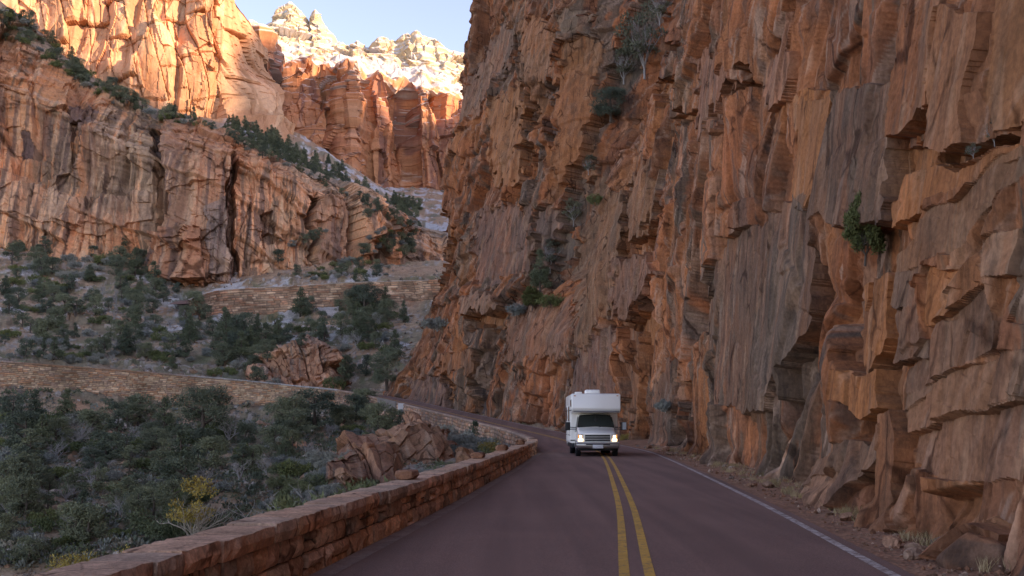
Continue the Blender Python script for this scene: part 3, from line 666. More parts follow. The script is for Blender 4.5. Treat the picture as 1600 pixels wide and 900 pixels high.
TAL = P; TALX, TALY = PXY(P); tag(link('far_talus', mesh_np('far_talus', P, grid_faces(*P.shape[:2]), M['far'], c, smooth=False)), kind='structure')
def net_hit(PX, PY, P, px, py):
    d = (PX - px)**2 + (PY - py)**2; k = d < 7**2
    if not k.any(): k = d < 25**2
    if not k.any(): return None
    yy = np.where(k, P[..., 1] + 2 * np.sqrt(d), 1e9); return Vector(P[np.unravel_index(np.argmin(yy), yy.shape)].tolist())

# sunlit wall on the left
pxs = np.concatenate([np.arange(-500, 20, 6), np.arange(20, 420, 1.3)])
P = net([[(-500, 140, 680), (0, 120, 680), (150, 200, 680), (300, 230, 690), (360, 235, 700), (400, 235, 740), (420, 235, 780)],
         [(-500, 20, 690), (0, 0, 690), (100, 60, 690), (200, 100, 692), (300, 130, 700), (350, 150, 708), (400, 160, 760), (420, 160, 800)],
         [(-500, -300, 730), (0, -290, 730), (100, -280, 730), (200, -240, 730), (300, -120, 728), (350, -60, 730), (372, -18, 742), (388, 18, 760), (400, 42, 790), (412, 70, 810), (420, 80, 830)],
         [(-500, -250, 900), (0, -250, 900), (200, -200, 900), (350, -20, 900), (420, 120, 900)]], pxs, [60, 330, 6])
P = smooth_rows(P, 7); nn = grid_normals(P); nn = -nn if nn[..., 1].mean() > 0 else nn; nn[..., 2] *= .3
s2 = (P[..., 0] + .3 * P[..., 1]).astype(f32); z2 = P[..., 2].astype(f32); wu = s2 + 4 * fbm(s2 / 50, z2 / 50, 601, 2); wv = z2 + 4 * fbm(s2 / 50, z2 / 50, 602, 2)
A = vor(wu / 52, wv / 120, 603); B = vor((wu + .3 * wv) / 19, wv / 34, 605); C = vor(wu / 6, wv / 9, 607); low = ss(230, 120, z2 + .35 * s2 + 60)
D = facet(A, 7, 9) + facet(B, 3.6, 4.4) * (.35 + 1.3 * low) + facet(C, 1.0, 1.1) * (.25 + 1.2 * low) + facet(vor(wu / 7, wv / 34, 619), .9, .9) - 1.6 * (1 - ss(0, .1, np.abs(vn(wu / 15, wv / 120, 621)))) - 6 * (1 - ss(0, .16, np.abs(vn(wu / 26, wv / 160, 611)))) + fbm(s2 / 14, z2 / 20, 613, 4) * .8 * (1 + low)
D += -3 * (1 - ss(0, .2, np.abs(vn(wu / 11, wv / 60, 617)))) * low
KF, _, kfe = brick((wu + .25 * wv) / 16, (wv - .2 * wu) / 42, 641, 2.6, 3.0); D = D + KF - 2.5 * (1 - ss(0, .04, kfe)); KF, _, kfe = brick((wu + .1 * wv) / 6, (wv - .3 * wu) / 12, 643, .9, 1.1); D = D + KF * (.3 + low)
D = D + 16 * ss(345, 372, PXY(P)[0]) * ss(95, 160, PXY(P)[1])
c = rock_colour(s2 / 8, z2 / 8, B[2], [(.56, .31, .19), (.48, .24, .14), (.36, .18, .11), (.62, .40, .27)], 620, (1.2, 16), -.2)
st = fbm(s2 / 4, z2 / 90, 631, 4, .6); c = mixc(c, (.33, .15, .075), ss(.3, .8, st) * .6)
P = P + nn * D[..., None]; tag(link('sunlit_wall', mesh_np('sunlit_wall', P, grid_faces(*P.shape[:2]), M['far'], c, smooth=False)), kind='structure')
# far mountain: red cliff, snowy bench, pale peaks
pxs = np.arange(300, 800, 1.15)
sky_l = [(300, 50), (395, 34), (412, 40), (424, 36), (432, 16), (440, 12), (455, 9), (470, 18), (480, 30), (484, 38), (486, 20), (492, 16), (498, 24), (506, 44), (520, 58), (535, 74), (548, 77), (558, 68), (570, 78), (580, 72), (592, 62), (606, 62), (618, 68), (630, 60), (640, 54), (652, 52), (664, 58), (676, 66), (690, 72), (705, 80), (720, 86), (800, 96)]
ctop = [(300, 60), (395, 62), (402, 48), (412, 46), (422, 60), (428, 104), (445, 108), (470, 104), (500, 108), (522, 112), (536, 106), (543, 98), (552, 104), (566, 112), (572, 120), (592, 122), (610, 132), (640, 138), (660, 132), (690, 140), (720, 148), (800, 160)]
ctop = [(a, b, 985 + 12 * ((i * 7) % 3) - (45 if 536 <= a <= 552 else 0) - (35 if 400 <= a <= 424 else 0)) for i, (a, b) in enumerate(ctop)]
rows = [[(300, 300, 930), (400, 300, 935), (500, 340, 945), (545, 350, 920), (600, 370, 950), (700, 380, 960), (800, 390, 960)],
        ctop,
        [(300, 40, 1090), (395, 60, 1080), (430, 62, 1090), (460, 74, 1090), (500, 82, 1090), (540, 92, 1085), (570, 100, 1090), (620, 108, 1090), (660, 104, 1095), (680, 120, 1070), (700, 132, 1060), (800, 150, 1060)],
        [(a, b, 1190) for a, b in sky_l], [(a, b + 25, 1300) for a, b in sky_l]]
P = net(rows, pxs, [230, 60, 90, 5]); P = np.concatenate([smooth_rows(P[:290], 5), P[290:]]); nn = grid_normals(P); nn = -nn if nn[..., 1].mean() > 0 else nn
slopez = np.abs(nn[..., 2]).copy(); nn[..., 2] *= .3
row = np.arange(P.shape[0])[:, None] * np.ones((1, P.shape[1])); s2 = (P[..., 0] + .2 * P[..., 1]).astype(f32); z2 = P[..., 2].astype(f32)
wu = s2 + 5 * fbm(s2 / 60, z2 / 60, 701, 2); wv = z2 + 5 * fbm(s2 / 60, z2 / 60, 702, 2); lowc = 1 - ss(225, 235, row); peak = ss(285, 300, row) * (1 - ss(370, 382, row))
A = vor(wu / 42, wv / 170, 703); B = vor(wu / 17, wv / 40, 705); C = vor(wu / 7, wv / 8, 707)
D = lowc * (facet(A, 13, 14) + facet(B, 3.5, 3.5) - 11 * (1 - ss(0, .22, np.abs(vn(wu / 27, wv / 260, 711))))) + facet(C, 1.2, 1.3) * (.6 + peak)
D += peak * (facet(vor((wu + .3 * wv) / 55, (wv - .1 * wu) / 30, 715), 10, 13) * (1 - ss(355, 375, row) * .7) + fbm(wu / 20, wv / 12, 716, 4) * 2)
KF, _, kfe = brick((wu + .15 * wv) / 13, (wv - .1 * wu) / 15, 751, 3.0, 4.0); D += KF * (.35 * lowc + .45 * peak)
lz = wv / 13; fr = lz - np.floor(lz); D += 3.2 * (ss(0, .3, fr) - fr) * (.3 + peak)
P2 = P + nn * D[..., None]
P2[..., 2] += (ss(215, 232, row) * (1 - ss(285, 300, row))) * fbm(s2 / 22, P[..., 1] / 22, 719, 4) * 7 + ss(340, 372, row) * np.abs(vn(s2 / 13, z2 * 0, 721)) * 6
c = rock_colour(s2 / 9, z2 / 9, B[2], [(.46, .20, .105), (.38, .155, .085), (.24, .11, .08), (.52, .28, .18)], 730, (1.2, 18), -.15)
c = mixc(c, (.44, .31, .19), ss(225, 262, row)); c = mixc(c, (.46, .37, .25), ss(262, 300, row) * .8)
lay = vn(wv / 3.2, wu / 90, 741) + .5 * vn(wv / 1.4, wu / 60, 742); c = c * (1 + .14 * np.clip(lay, -1, 1))[..., None]
g2 = grid_normals(P2); up = np.abs(g2[..., 2])
snow = ss(.58, .80, up + .12 * fbm(s2 / 8, P[..., 1] / 8, 743, 4)) * ss(150, 215, row) + .45 * ss(.62, .8, up) * (ss(.25, .5, fbm(s2 / 14, z2 / 14, 745, 4)) * (1 - ss(150, 215, row)))
bench = ss(232, 250, row) * (1 - ss(292, 302, row)); snow = np.maximum(snow, bench * ss(-.35, .0, fbm(s2 / 30, P[..., 1] / 20, 747, 4)))
c = mixc(c, (.55, .53, .53), np.clip(snow, 0, 1) * .93)
tag(link('far_mountain', mesh_np('far_mountain', P2, grid_faces(*P.shape[:2]), M['far'], c, smooth=False)), kind='structure')
FMX, FMY = PXY(P2); FM = P2
# added unseen ridge towards the sun, its crest shaped to cast the canyon's shade
h = np.array(SUN_AZ); lat = np.array([-SUN_AZ[1], SUN_AZ[0]]); te = math.tan(R(SUN_EL))
DR = 1800; DX = (DR - 420) * te
edge = [(40, -60, 300), (0, -60, 352), (300, 40, 352), (520, 150, 400), (60, 60, 690), (200, 160, 692), (325, 190, 705), (350, 160, 712), (362, 105, 722), (385, 60, 762), (400, 40, 800), (420, 60, 985), (432, 104, 985), (528, 110, 985), (540, 200, 960), (556, 190, 960), (568, 118, 985), (592, 122, 985), (610, 160, 985), (650, 185, 980), (700, 190, 980), (760, 190, 980)]
cL = []
for e in edge:
    q = W(*e); cL.append((q[0] * lat[0] + q[1] * lat[1], q[2] + (DR - q[0] * h[0] - q[1] * h[1]) * te))
cL = sorted(cL); cL = [(-900, DR * te + 60), (-300, DR * te + 120), (0, DR * te + 130), (150, DR * te + 140)] + [c_ for c_ in cL if c_[0] > 160] + [(cL[-1][0] + 80, cL[-1][1] - 60), (1100, DR * te + 330), (1400, DR * te + 300), (1700, DR * te + 260)]
ll = np.arange(-900, 1700, 4.0); 
H = np.interp(ll, [a for a, b in cL], [b for a, b in cL]) + 7 * fbm(ll / 40, ll * 0, 801, 5)
prof = [(-130, -60, 0), (-20, .55, 1), (0, 1.0, 1), (160, .97, 1), (340, .5, 1), (500, -60, 0)]
V = np.stack([np.stack([h[0] * (DR + o) + lat[0] * ll, h[1] * (DR + o) + lat[1] * ll, H * k if r_ else np.full_like(ll, k)], 1) for o, k, r_ in prof])
V[[0, 1, 3, 4, 5], :, :2] += (fbm(V[..., 0] / 50, V[..., 1] / 50, 803, 4) * 16)[[0, 1, 3, 4, 5]][..., None]
# keep the added ridge out of view: nothing of it may come in front of the camera's cone
tag(link('shade_ridge', mesh_np('shade_ridge', V, grid_faces(*V.shape[:2]), mat('shade_ridge_rock', (.34, .17, .10), .95))), kind='structure')
#==PART2==
# ---------------------------------------------------------------- masonry walls
def masonry(name, pts, n, height, sw, shh, label, cat, thick=.45, par=.75, seed=0, step=.14, pal=None, cap_col=None, group=None):
    """stone wall along pts (x,y,ztop); n points outwards; outer face drops height(s) below the top"""
    Pp = np.array(pts, float); al = arclen(Pp); u = np.arange(0, al[-1], step)
    C3 = np.stack([np.interp(u, al, Pp[:, k]) for k in range(3)], 1); nn_ = np.stack([np.interp(u, al, n[:, k]) for k in (0, 1)], 1); nn_ /= np.linalg.norm(nn_, axis=1, keepdims=True)
    hh = height(u / al[-1]); vv = np.linspace(0, 1, int(hh.max() / (step * .75)))
    def sheet(V, uu, vd, o, mortar=.05):
        row = np.floor(vd / shh + .35 * vn(uu / 2.5, vd * 0 + seed, seed + 1)).astype(np.int64)
        fr = vd / shh + .35 * vn(uu / 2.5, vd * 0 + seed, seed + 1) - row
        wj = sw * (.6 + .9 * hsh(row, row * 0 + 3, seed)); x = uu / wj + hsh(row, row * 0, seed + 2) * 7 + .35 * vn(uu / 1.1, row * 3.1, seed + 4)
        ci = np.floor(x).astype(np.int64); fx = x - ci; rnd = hsh(ci, row, seed + 6)
        e = np.minimum(np.minimum(fr, 1 - fr) * shh, np.minimum(fx, 1 - fx) * wj)
        d = .05 * (rnd - .5) * 2 * (sw / .5) ** .5 - mortar * (1 - ss(.0, .05 + step * .35, e)) + .012 * fbm(uu / .2, vd / .2, seed + 8, 3)
        return d, rnd, hsh(ci, row, seed + 9), e
    zz = vv[:, None] * hh[None]
    V = np.stack([C3[None, :, 0] + 0 * zz, C3[None, :, 1] + 0 * zz, C3[None, :, 2] - zz], -1)
    d, r1, r2, e = sheet(V, np.broadcast_to(u, zz.shape), zz, 1, .05 * max(1, sw / .6))
    d = d - .0 * zz; batter = .06 * zz
    V[..., 0] += nn_[None, :, 0] * (d + batter); V[..., 1] += nn_[None, :, 1] * (d + batter)
    pal = pal or [(.46, .29, .18), (.55, .37, .24), (.37, .235, .165), (.46, .23, .13)]
    c = np.array(pal, f32)[(r1 * 3.999).astype(int)] * (.75 + .5 * r2)[..., None]
    c = mixc(c, (.15, .105, .08), (1 - ss(0, .05 * sw / .5, e)) * .85)
    c *= (1 + .32 * fbm(V[..., 0] / 5 + V[..., 1] / 5, V[..., 2] / 3, seed + 33, 4))[..., None]
    root = empty(name, tuple(C3[len(C3) // 2] - np.array([0, 0, hh.mean()])), label, cat, group); ori = np.array(root.location)
    link('masonry_face', mesh_np('masonry_face', V - ori, grid_faces(*zz.shape), M['masonry'], c), root)
    # coping: inner face, top, lip
    tt = [(-thick, -par - .15), (-thick, -par * .5), (-thick, -.02), (-thick + .03, .03), (-thick * .5, .04), (-.02, .03), (.05, .01), (.05, -.20), (0.0, -.22)]
    T = np.stack([np.stack([C3[:, 0] + nn_[:, 0] * o, C3[:, 1] + nn_[:, 1] * o, C3[:, 2] + dz], 1) for o, dz in tt])
    U = np.broadcast_to(u, T.shape[:2]); cid = np.floor(U / (sw * 1.5) + .3 * vn(U / 2, U * 0, seed)).astype(np.int64); fx = U / (sw * 1.5) + .3 * vn(U / 2, U * 0, seed) - cid
    gap = 1 - ss(0, .05, np.minimum(fx, 1 - fx)); T[..., 2] += (.04 * (hsh(cid, cid * 0, seed + 3) - .5) - .02 * gap) * np.array([0, .3, 1, 1, 1, 1, 1, .4, 0])[:, None]
    cc_ = np.array(cap_col(u / al[-1]), f32)[None] * (.82 + .36 * hsh(cid, cid * 0, seed + 5))[..., None] * (1 - .35 * gap)[..., None]
    link('coping', mesh_np('coping', T - ori, grid_faces(*T.shape[:2], True), M['masonry'], cc_), root)
    return root
# lower retaining wall from the hairpin to the left edge; j indices on the road line
dh = arclen(RCL); yy = RCL[:, 1]
jA = int(np.argmax(yy > 62)); jB = int(np.argmax(yy > 163.5)); jC = len(RCL) - 1
def wall_line(j0, j1, up): return offs(RCL[j0:j1], RN[j0:j1], LW + .45, up), RN[j0:j1]
pts, n = wall_line(jB, jC, .72)
def capc(f): 
    a = np.array((.36, .33, .31)); b = np.array((.34, .19, .12)); m1 = (ss(.30, .40, f) * (1 - ss(.56, .68, f)))[..., None] * 0 + ss(.20, .30, f)[..., None] * (1 - ss(.40, .5, f))[..., None]
    return a * (1 - m1) + b * m1
masonry('retaining_wall', pts, n, lambda f: 7.0 + 1.5 * (1 - f), .85, .30, 'long curving coursed stone retaining wall with pale grey coping, lower of the two across the ravine', 'wall', seed=11, cap_col=capc, par=.8)
pts, n = wall_line(jA, jB + 3, .66)
masonry('retaining_wall', pts, n, lambda f: 2.3 + 2.6 * f, .7, .34, 'stone roadside wall climbing past the foot of the cliff beyond the bend', 'wall', seed=23, cap_col=lambda f: np.array((.34, .22, .165)) * np.ones((len(f), 3)), par=.7, step=.1,
        pal=[(.40, .24, .15), (.48, .28, .19), (.32, .2, .15), (.42, .2, .12)])
uph = UP.copy(); uph[:, 2] += .9
masonry('retaining_wall', uph, UN, lambda f: 11.5 * (1 - .35 * ss(.1, .0, f)) - 0 * f, 1.7, .62, 'distant tan stone retaining wall with pale coping under the upper road', 'wall', seed=37, cap_col=lambda f: np.array((.46, .37, .31)) * np.ones((len(f), 3)), step=.28,
        pal=[(.46, .27, .17), (.60, .38, .25), (.34, .20, .13), (.46, .22, .13)], thick=.6)

# ---------------------------------------------------------------- near parapet built of separate cut stones
def stone_block(rng, L_, T_, H_, n=4, rough_=.018, rnd=.03):
    """rough-hewn block, x length, y thickness, z height, centred on base"""
    V = []; idx = {}; F = []
    nx = max(3, min(8, int(L_ / .08))); ny = 3; nz = max(2, min(5, int(H_ / .07)))
    def vid(i, j, k):
        if (i, j, k) not in idx:
            x = (i / nx - .5); y = (j / ny - .5); z = k / nz
            ex = min(i, nx - i) == 0; ey = min(j, ny - j) == 0; ez = k in (0, nz)
            q = ex + ey + ez; s_ = rnd * (.0 if q < 2 else (.6 if q == 2 else 1.0))
            px = x * L_; py = y * T_; pz = z * H_
            if q >= 2:
                if ex: px -= math.copysign(s_ * .6 * rng.uniform(.3, 1.4), x)
                if ey: py -= math.copysign(s_ * rng.uniform(.3, 1.5), y)
                if ez: pz -= (s_ * .6 * rng.uniform(.3, 1.3)) * (1 if k else -1)
            if ey: py += math.copysign(abs(rng.gauss(0, rough_ * 1.3)), y) if q == 1 else 0
            px += rng.gauss(0, rough_ * .2); pz += rng.gauss(0, rough_ * .25) if k not in (0,) else 0
            idx[(i, j, k)] = len(V); V.append((px, py, pz))
        return idx[(i, j, k)]
    for i in range(nx):
        for j in range(ny):
            F.append((vid(i, j, 0), vid(i, j + 1, 0), vid(i + 1, j + 1, 0), vid(i + 1, j, 0))); F.append((vid(i, j, nz), vid(i + 1, j, nz), vid(i + 1, j + 1, nz), vid(i, j + 1, nz)))
        for k in range(nz):
            F.append((vid(i, 0, k), vid(i + 1, 0, k), vid(i + 1, 0, k + 1), vid(i, 0, k + 1))); F.append((vid(i, ny, k), vid(i, ny, k + 1), vid(i + 1, ny, k + 1), vid(i + 1, ny, k)))
    for j in range(ny):
        for k in range(nz):
            F.append((vid(0, j, k), vid(0, j, k + 1), vid(0, j + 1, k + 1), vid(0, j + 1, k))); F.append((vid(nx, j, k), vid(nx, j + 1, k), vid(nx, j + 1, k + 1), vid(nx, j, k + 1)))
    return np.array(V), np.array(F)
rng = random.Random(5)
jP0 = int(np.argmax(yy > -12)); jP1 = int(np.argmax(yy > 64.5))
PL = offs(RCL[jP0:jP1], RN[jP0:jP1], LW + .30, 0); pal_ = arclen(PL); PLn = RN[jP0:jP1]
def on_line(s):
    p = np.array([np.interp(s, pal_, PL[:, k]) for k in range(3)]); n = np.array([np.interp(s, pal_, PLn[:, k]) for k in (0, 1)]); n /= np.linalg.norm(n); return p, n
par = empty('stone_parapet', tuple(PL[len(PL) // 3]), 'low parapet of rough red sandstone blocks along the valley edge of the near road', 'parapet'); pori = np.array(par.location)
BC = [(.44, .225, .14), (.36, .19, .125), (.50, .28, .19), (.26, .16, .115), (.40, .24, .165), (.46, .225, .13)]
def course(z0, hgt, name, wmin, wmax, thick, over=0, zj=.0, light=1.0, split=0):
    s = 0.0; VV = []; FF = []; CC = []; o = 0
    while s < pal_[-1] - .4:
        p, n = on_line(s); far = max(0, (p[1] - 14) / 50)
        wd = rng.uniform(wmin, wmax); pm, n = on_line(s + wd / 2); t = np.array([n[1], -n[0]])
        parts = [(z0, hgt)]
        if split and rng.random() < split: a = rng.uniform(.4, .6); parts = [(z0, hgt * a - .006), (z0 + hgt * a + .006, hgt * (1 - a) - .006)]
        for zz0, hh_ in parts:
            V, F = stone_block(rng, wd - .014, thick + over + rng.uniform(-.06, .06), hh_ + rng.uniform(-zj, zj), rnd=.022 if light > 1 else .018, rough_=.012 if light > 1 else .018)
            rot = rng.uniform(-.012, .012); X = V[:, 0] + V[:, 1] * rot; Y = V[:, 1] + V[:, 0] * rot
            Wd = np.stack([pm[0] + t[0] * X + n[0] * Y, pm[1] + t[1] * X + n[1] * Y, pm[2] + zz0 + V[:, 2]], 1)
            VV.append(Wd); FF.append(F + o); o += len(V)
            c0 = np.array(rng.choice(BC)) * rng.uniform(.8, 1.3) * light * 1.25; cv = np.repeat(c0[None], len(V), 0)
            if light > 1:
                top_ = V[:, 2] > hh_ * .8; cv[top_] = cv[top_] * .5 + np.array((.48, .33, .25)) * .5  # coping tops coloured paler, as if lit from above
            CC.append(cv)
        s += wd
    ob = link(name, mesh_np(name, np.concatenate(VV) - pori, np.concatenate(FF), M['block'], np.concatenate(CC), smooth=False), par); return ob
course(-.12, .345, 'stone_course', .32, .78, .44, split=.12)
course(.235, .235, 'stone_course', .26, .60, .43, split=.3)
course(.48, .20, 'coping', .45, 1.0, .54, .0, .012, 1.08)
core = np.stack([offs(PL, PLn, a, z) for a, z in ((-.17, -.3), (-.17, .5), (.17, .5), (.17, -.3))]) - pori
link('mortar_core', mesh_np('mortar_core', core, grid_faces(4, len(PL), True), M['mortar']), par)
def rough_rock(seed, sx, sy, sz, name, parent=None, loc=(0, 0, 0), mat_=None, pal=None, cuts=12, rot=0, sub=4, flat=False, strat=0, vl=-.1):
    """angular boulder: icosphere shaved by random planes, then roughened"""
    import bmesh
    rg = random.Random(seed); bm = bmesh.new(); bmesh.ops.create_icosphere(bm, subdivisions=sub, radius=1)
    V = np.array([v.co[:] for v in bm.verts]); F = np.array([[v.index for v in f.verts] for f in bm.faces]); bm.free()
    for i in range(cuts):
        n = np.array([rg.gauss(0, 1), rg.gauss(0, 1), rg.gauss(0, .8)]); n /= np.linalg.norm(n); d = rg.uniform(.45, .82); q = V @ n - d; V = V - np.where(q > 0, q, 0)[:, None] * n * .97
    if flat:
        V[:, 2] = np.maximum(V[:, 2], -.75); V[:, 2] = np.minimum(V[:, 2], .75)
    k = fbm(V[:, 0] * 1.4 + seed, V[:, 1] * 1.4 + V[:, 2] * 1.9, seed, 4) * .05 + facet(vor(V[:, 0] * 1.5 + V[:, 1] * .9, V[:, 2] * 1.3 + V[:, 1] * .5, seed), .09, .12)
    if strat: lz_ = V[:, 2] * strat + .25 * V[:, 0] + .2 * fbm(V[:, 0] * 2, V[:, 1] * 2, seed, 2); k = k + .11 * ((lz_ - np.floor(lz_)) - .5) + .06 * vn(V[:, 0] * 6, np.floor(lz_) * 3.3 + V[:, 1] * 5, 3)
    V = V * (1 + k)[:, None] * np.array([sx, sy, sz]); c_, s_ = math.cos(rot), math.sin(rot)
    V = np.stack([V[:, 0] * c_ - V[:, 1] * s_, V[:, 0] * s_ + V[:, 1] * c_, V[:, 2] + sz * .55], 1)
    pal = pal or PAL_NEAR
    c = rock_colour((V[:, 0] + V[:, 1]).astype(f32) + seed * 9, V[:, 2].astype(f32) * 2, np.full(len(V), rg.random(), f32), pal, seed, (.9, 5), vl)
    o = link(name, mesh_np(name, V, F, mat_ or M['near'], c, smooth=False), parent); o.location = loc; return o
for i, (px, py) in enumerate([(632, 745), (745, 717), (783, 710), (812, 704)]):
    # raised stones standing on the coping: find the spot along the line seen at px
    best = min(np.arange(1, pal_[-1] - 1, .1), key=lambda s: abs(PXY(np.array([*(on_line(s)[0][:2] + on_line(s)[1] * .12), .7]))[0] - px)); p, n = on_line(best)
    V, F = stone_block(rng, [.50, .72, .75, .85][i], .36, [.17, .17, .22, .24][i], rnd=.05, rough_=.02); t = np.array([n[1], -n[0]])
    Wd = np.stack([p[0] + t[0] * V[:, 0] + n[0] * (V[:, 1] + .08), p[1] + t[1] * V[:, 0] + n[1] * (V[:, 1] + .08), .672 + V[:, 2]], 1) - pori
    link('raised_stone', mesh_np('raised_stone', Wd, F, M['block'], np.repeat(np.array([(.28, .13, .08)]), len(V), 0), smooth=False), par)
# rounded end of the parapet where it turns
jj = int(np.argmax(yy > 84)); 
# pale repaired panel and white marker plate on the far roadside wall
j = int(np.argmax(yy > 137)); j2 = int(np.argmax(yy > 146)); t_ = np.linspace(0, 1, 9)
cpn = MB(); a = offs(RCL[j:j2], RN[j:j2], LW + .62, 0); b_ = offs(RCL[j:j2], RN[j:j2], LW + .50, 0); k = len(a)
V = [tuple(q + (0, 0, -.9)) for q in a] + [tuple(q + (0, 0, .80)) for q in a] + [tuple(q + (0, 0, .80)) for q in b_] + [tuple(q + (0, 0, -.9)) for q in b_]
F = [(i, i + 1, k + i + 1, k + i) for i in range(k - 1)] + [(k + i, k + i + 1, 2 * k + i + 1, 2 * k + i) for i in range(k - 1)] + [(2 * k + i, 2 * k + i + 1, 3 * k + i + 1, 3 * k + i) for i in range(k - 1)] + [(0, k, 2 * k, 3 * k), (k - 1, 2 * k - 1, 3 * k - 1, 4 * k - 1)]
cpn.add(V, F); tag(cpn.build('concrete_panel', mat('weathered_concrete', (.20, .165, .145), .95)), 'weathered grey concrete panel facing the stone wall at the foot of the cliff', 'wall panel')
j = int(np.argmax(yy > 134.5)); q = offs(RCL[j:j + 1], RN[j:j + 1], LW + .72, 0)[0]; wp = MB(); wp.box(-.42, .42, -.05, .05, -.6, .75)
o = wp.build('marker_plate', mat('white_plate', (.55, .52, .50), .7), None, .015); o.location = q; tag(o, 'small white marker plate on the roadside wall beside the grey concrete panel', 'marker')

# ---------------------------------------------------------------- vegetation
def leaf_mat(name, c0, c1, inst=.25):
    m = mat(name, rough=.75, spec=.15); b = m.node_tree.nodes['Principled BSDF']; oi = N(m, 'ShaderNodeObjectInfo'); g = N(m, 'ShaderNodeTexCoord').outputs['Object']
    a = ramp(m, noise(m, g, 5, 3, .7), [(.3, c0), (.7, c1)])
    v = ramp(m, oi.outputs['Random'], [(0, (1 - inst, 1 - inst * .8, 1 - inst * .6)), (1, (1 + inst * 1.3, 1 + inst, 1 + inst * .6))])
    L(m, mul(m, a, v), b.inputs['Base Color']); return m
LM = {'juniper': leaf_mat('juniper_foliage', (.085, .105, .075), (.18, .20, .13), .35), 'pine': leaf_mat('pine_foliage', (.065, .088, .06), (.135, .155, .095), .3),
      'sage': leaf_mat('sage_foliage', (.16, .17, .155), (.29, .30, .27), .25), 'green': leaf_mat('shrub_foliage', (.08, .10, .045), (.16, .18, .075), .3),
      'yellow': leaf_mat('yellow_foliage', (.26, .18, .05), (.44, .33, .09), .1), 'fgreen': leaf_mat('fine_foliage', (.09, .11, .06), (.18, .195, .10), .25), 'crack': leaf_mat('green_foliage', (.065, .075, .028), (.13, .14, .055), .05), 'brush': leaf_mat('brush_foliage', (.10, .105, .07), (.17, .17, .115), .2),
      'bright': leaf_mat('bright_foliage', (.07, .095, .02), (.17, .19, .045), .1)}
bark = mat('bark', (.10, .075, .06), .95); dead = mat('dead_wood', (.30, .275, .26), .9); palew = mat('pale_branches', (.42, .36, .30), .9)
def clumps(rg, kind):
    out = []
    if kind == 'cone':
        for i in range(34):
            z = rg.uniform(.10, 1); r_ = (1 - z) ** .8 * .30 * rg.uniform(.55, 1.15); a = rg.uniform(0, 6.283); out.append((math.cos(a) * r_, math.sin(a) * r_, z * .96, .055 + .09 * (1 - z), .05 + .035 * (1 - z)))
    elif kind == 'round':
        for i in range(30):
            a = rg.uniform(0, 6.283); z = rg.uniform(.14, .90); r_ = .42 * math.sqrt(max(0, 1 - ((z - .48) / .5)**2)) * rg.uniform(.35, 1.05); out.append((math.cos(a) * r_, math.sin(a) * r_, z, rg.uniform(.09, .17), rg.uniform(.07, .13)))
    elif kind == 'loose':
        for i in range(20):
            a = rg.uniform(0, 6.283); z = rg.uniform(.25, .93); r_ = .36 * rg.uniform(.2, 1) * (1.1 - abs(z - .55)); out.append((math.cos(a) * r_ + .05, math.sin(a) * r_, z, rg.uniform(.08, .14), rg.uniform(.05, .09)))
    elif kind == 'low':
        for i in range(22):
            a = rg.uniform(0, 6.283); r_ = .72 * math.sqrt(rg.random()); out.append((math.cos(a) * r_, math.sin(a) * r_, rg.uniform(.15, .85) * (1 - .5 * r_), rg.uniform(.14, .26), rg.uniform(.14, .24)))
    return out
def crown_mesh(name, kind, seed, n, size, material, aspect=1.6, up=.2):
    rg = random.Random(seed); cl = clumps(rg, kind); r = np.random.RandomState(seed)
    wgt = np.array([c[3]**2 for c in cl]); wgt /= wgt.sum(); id_ = r.choice(len(cl), n, p=wgt); cl = np.array(cl)[id_]
    d = r.normal(size=(n, 3)); d /= np.linalg.norm(d, axis=1, keepdims=True); rad = r.uniform(.45, 1.12, n)[:, None]
    p = cl[:, :3] + d * rad * np.stack([cl[:, 3], cl[:, 3], cl[:, 4]], 1)
    a = d * .8 + r.normal(size=(n, 3)) * .6 + [0, 0, up]; a /= np.linalg.norm(a, axis=1, keepdims=True); b = np.cross(a, r.normal(size=(n, 3))); b /= np.linalg.norm(b, axis=1, keepdims=True)
    s_ = size * r.uniform(.6, 1.4, n)[:, None]; V = np.stack([p - b * s_ * .5, p + a * s_ * aspect * .5 - b * s_ * .1, p + b * s_ * .5 + a * s_ * .2, p + a * s_ * aspect], 1)
    return mesh_np(name, V.reshape(-1, 3), np.arange(4 * n).reshape(-1, 4)[:, [0, 2, 3, 1]], material, smooth=False)
def branch_mesh(name, seed, material, levels=4, spread=.55, r0=.03, first=5, up=.35, trunk=.2):
    rg = random.Random(seed); mb = MB()
    def grow(p, d, ln, r_, lv):
        pts = [p]; q = p.copy(); dd_ = d.copy()
        for i in range(3): dd_ = (dd_ + Vector((rg.gauss(0, .17), rg.gauss(0, .17), rg.gauss(0, .1) + .05))).normalized(); q = q + dd_ * ln / 3; pts.append(q)
        mb.tube(pts, [r_, r_ * .82, r_ * .66, r_ * .5], 4 if lv < 2 else 5, False)
        if lv > 0:
            for i in range(rg.choice((2, 3, 3))):
                nd_ = (dd_ + Vector((rg.gauss(0, spread), rg.gauss(0, spread), rg.gauss(0, spread * .7) + up * .3))).normalized(); grow(pts[rg.choice((1, 2, 3))], nd_, ln * rg.uniform(.6, .85), r_ * .55, lv - 1)
    mb.tube([(0, 0, -.1), (0, 0, trunk)], [r0 * 1.4, r0], 6)
    for i in range(first):
        a = 6.283 * i / first + rg.uniform(-.4, .4); grow(Vector((0, 0, trunk * rg.uniform(.2, 1))), Vector((math.cos(a) * spread, math.sin(a) * spread, 1)).normalized(), .30, r0 * .8, levels - 1)
    me = bpy.data.meshes.new(name); me.from_pydata(mb.v, [], mb.f); me.materials.append(material); return me
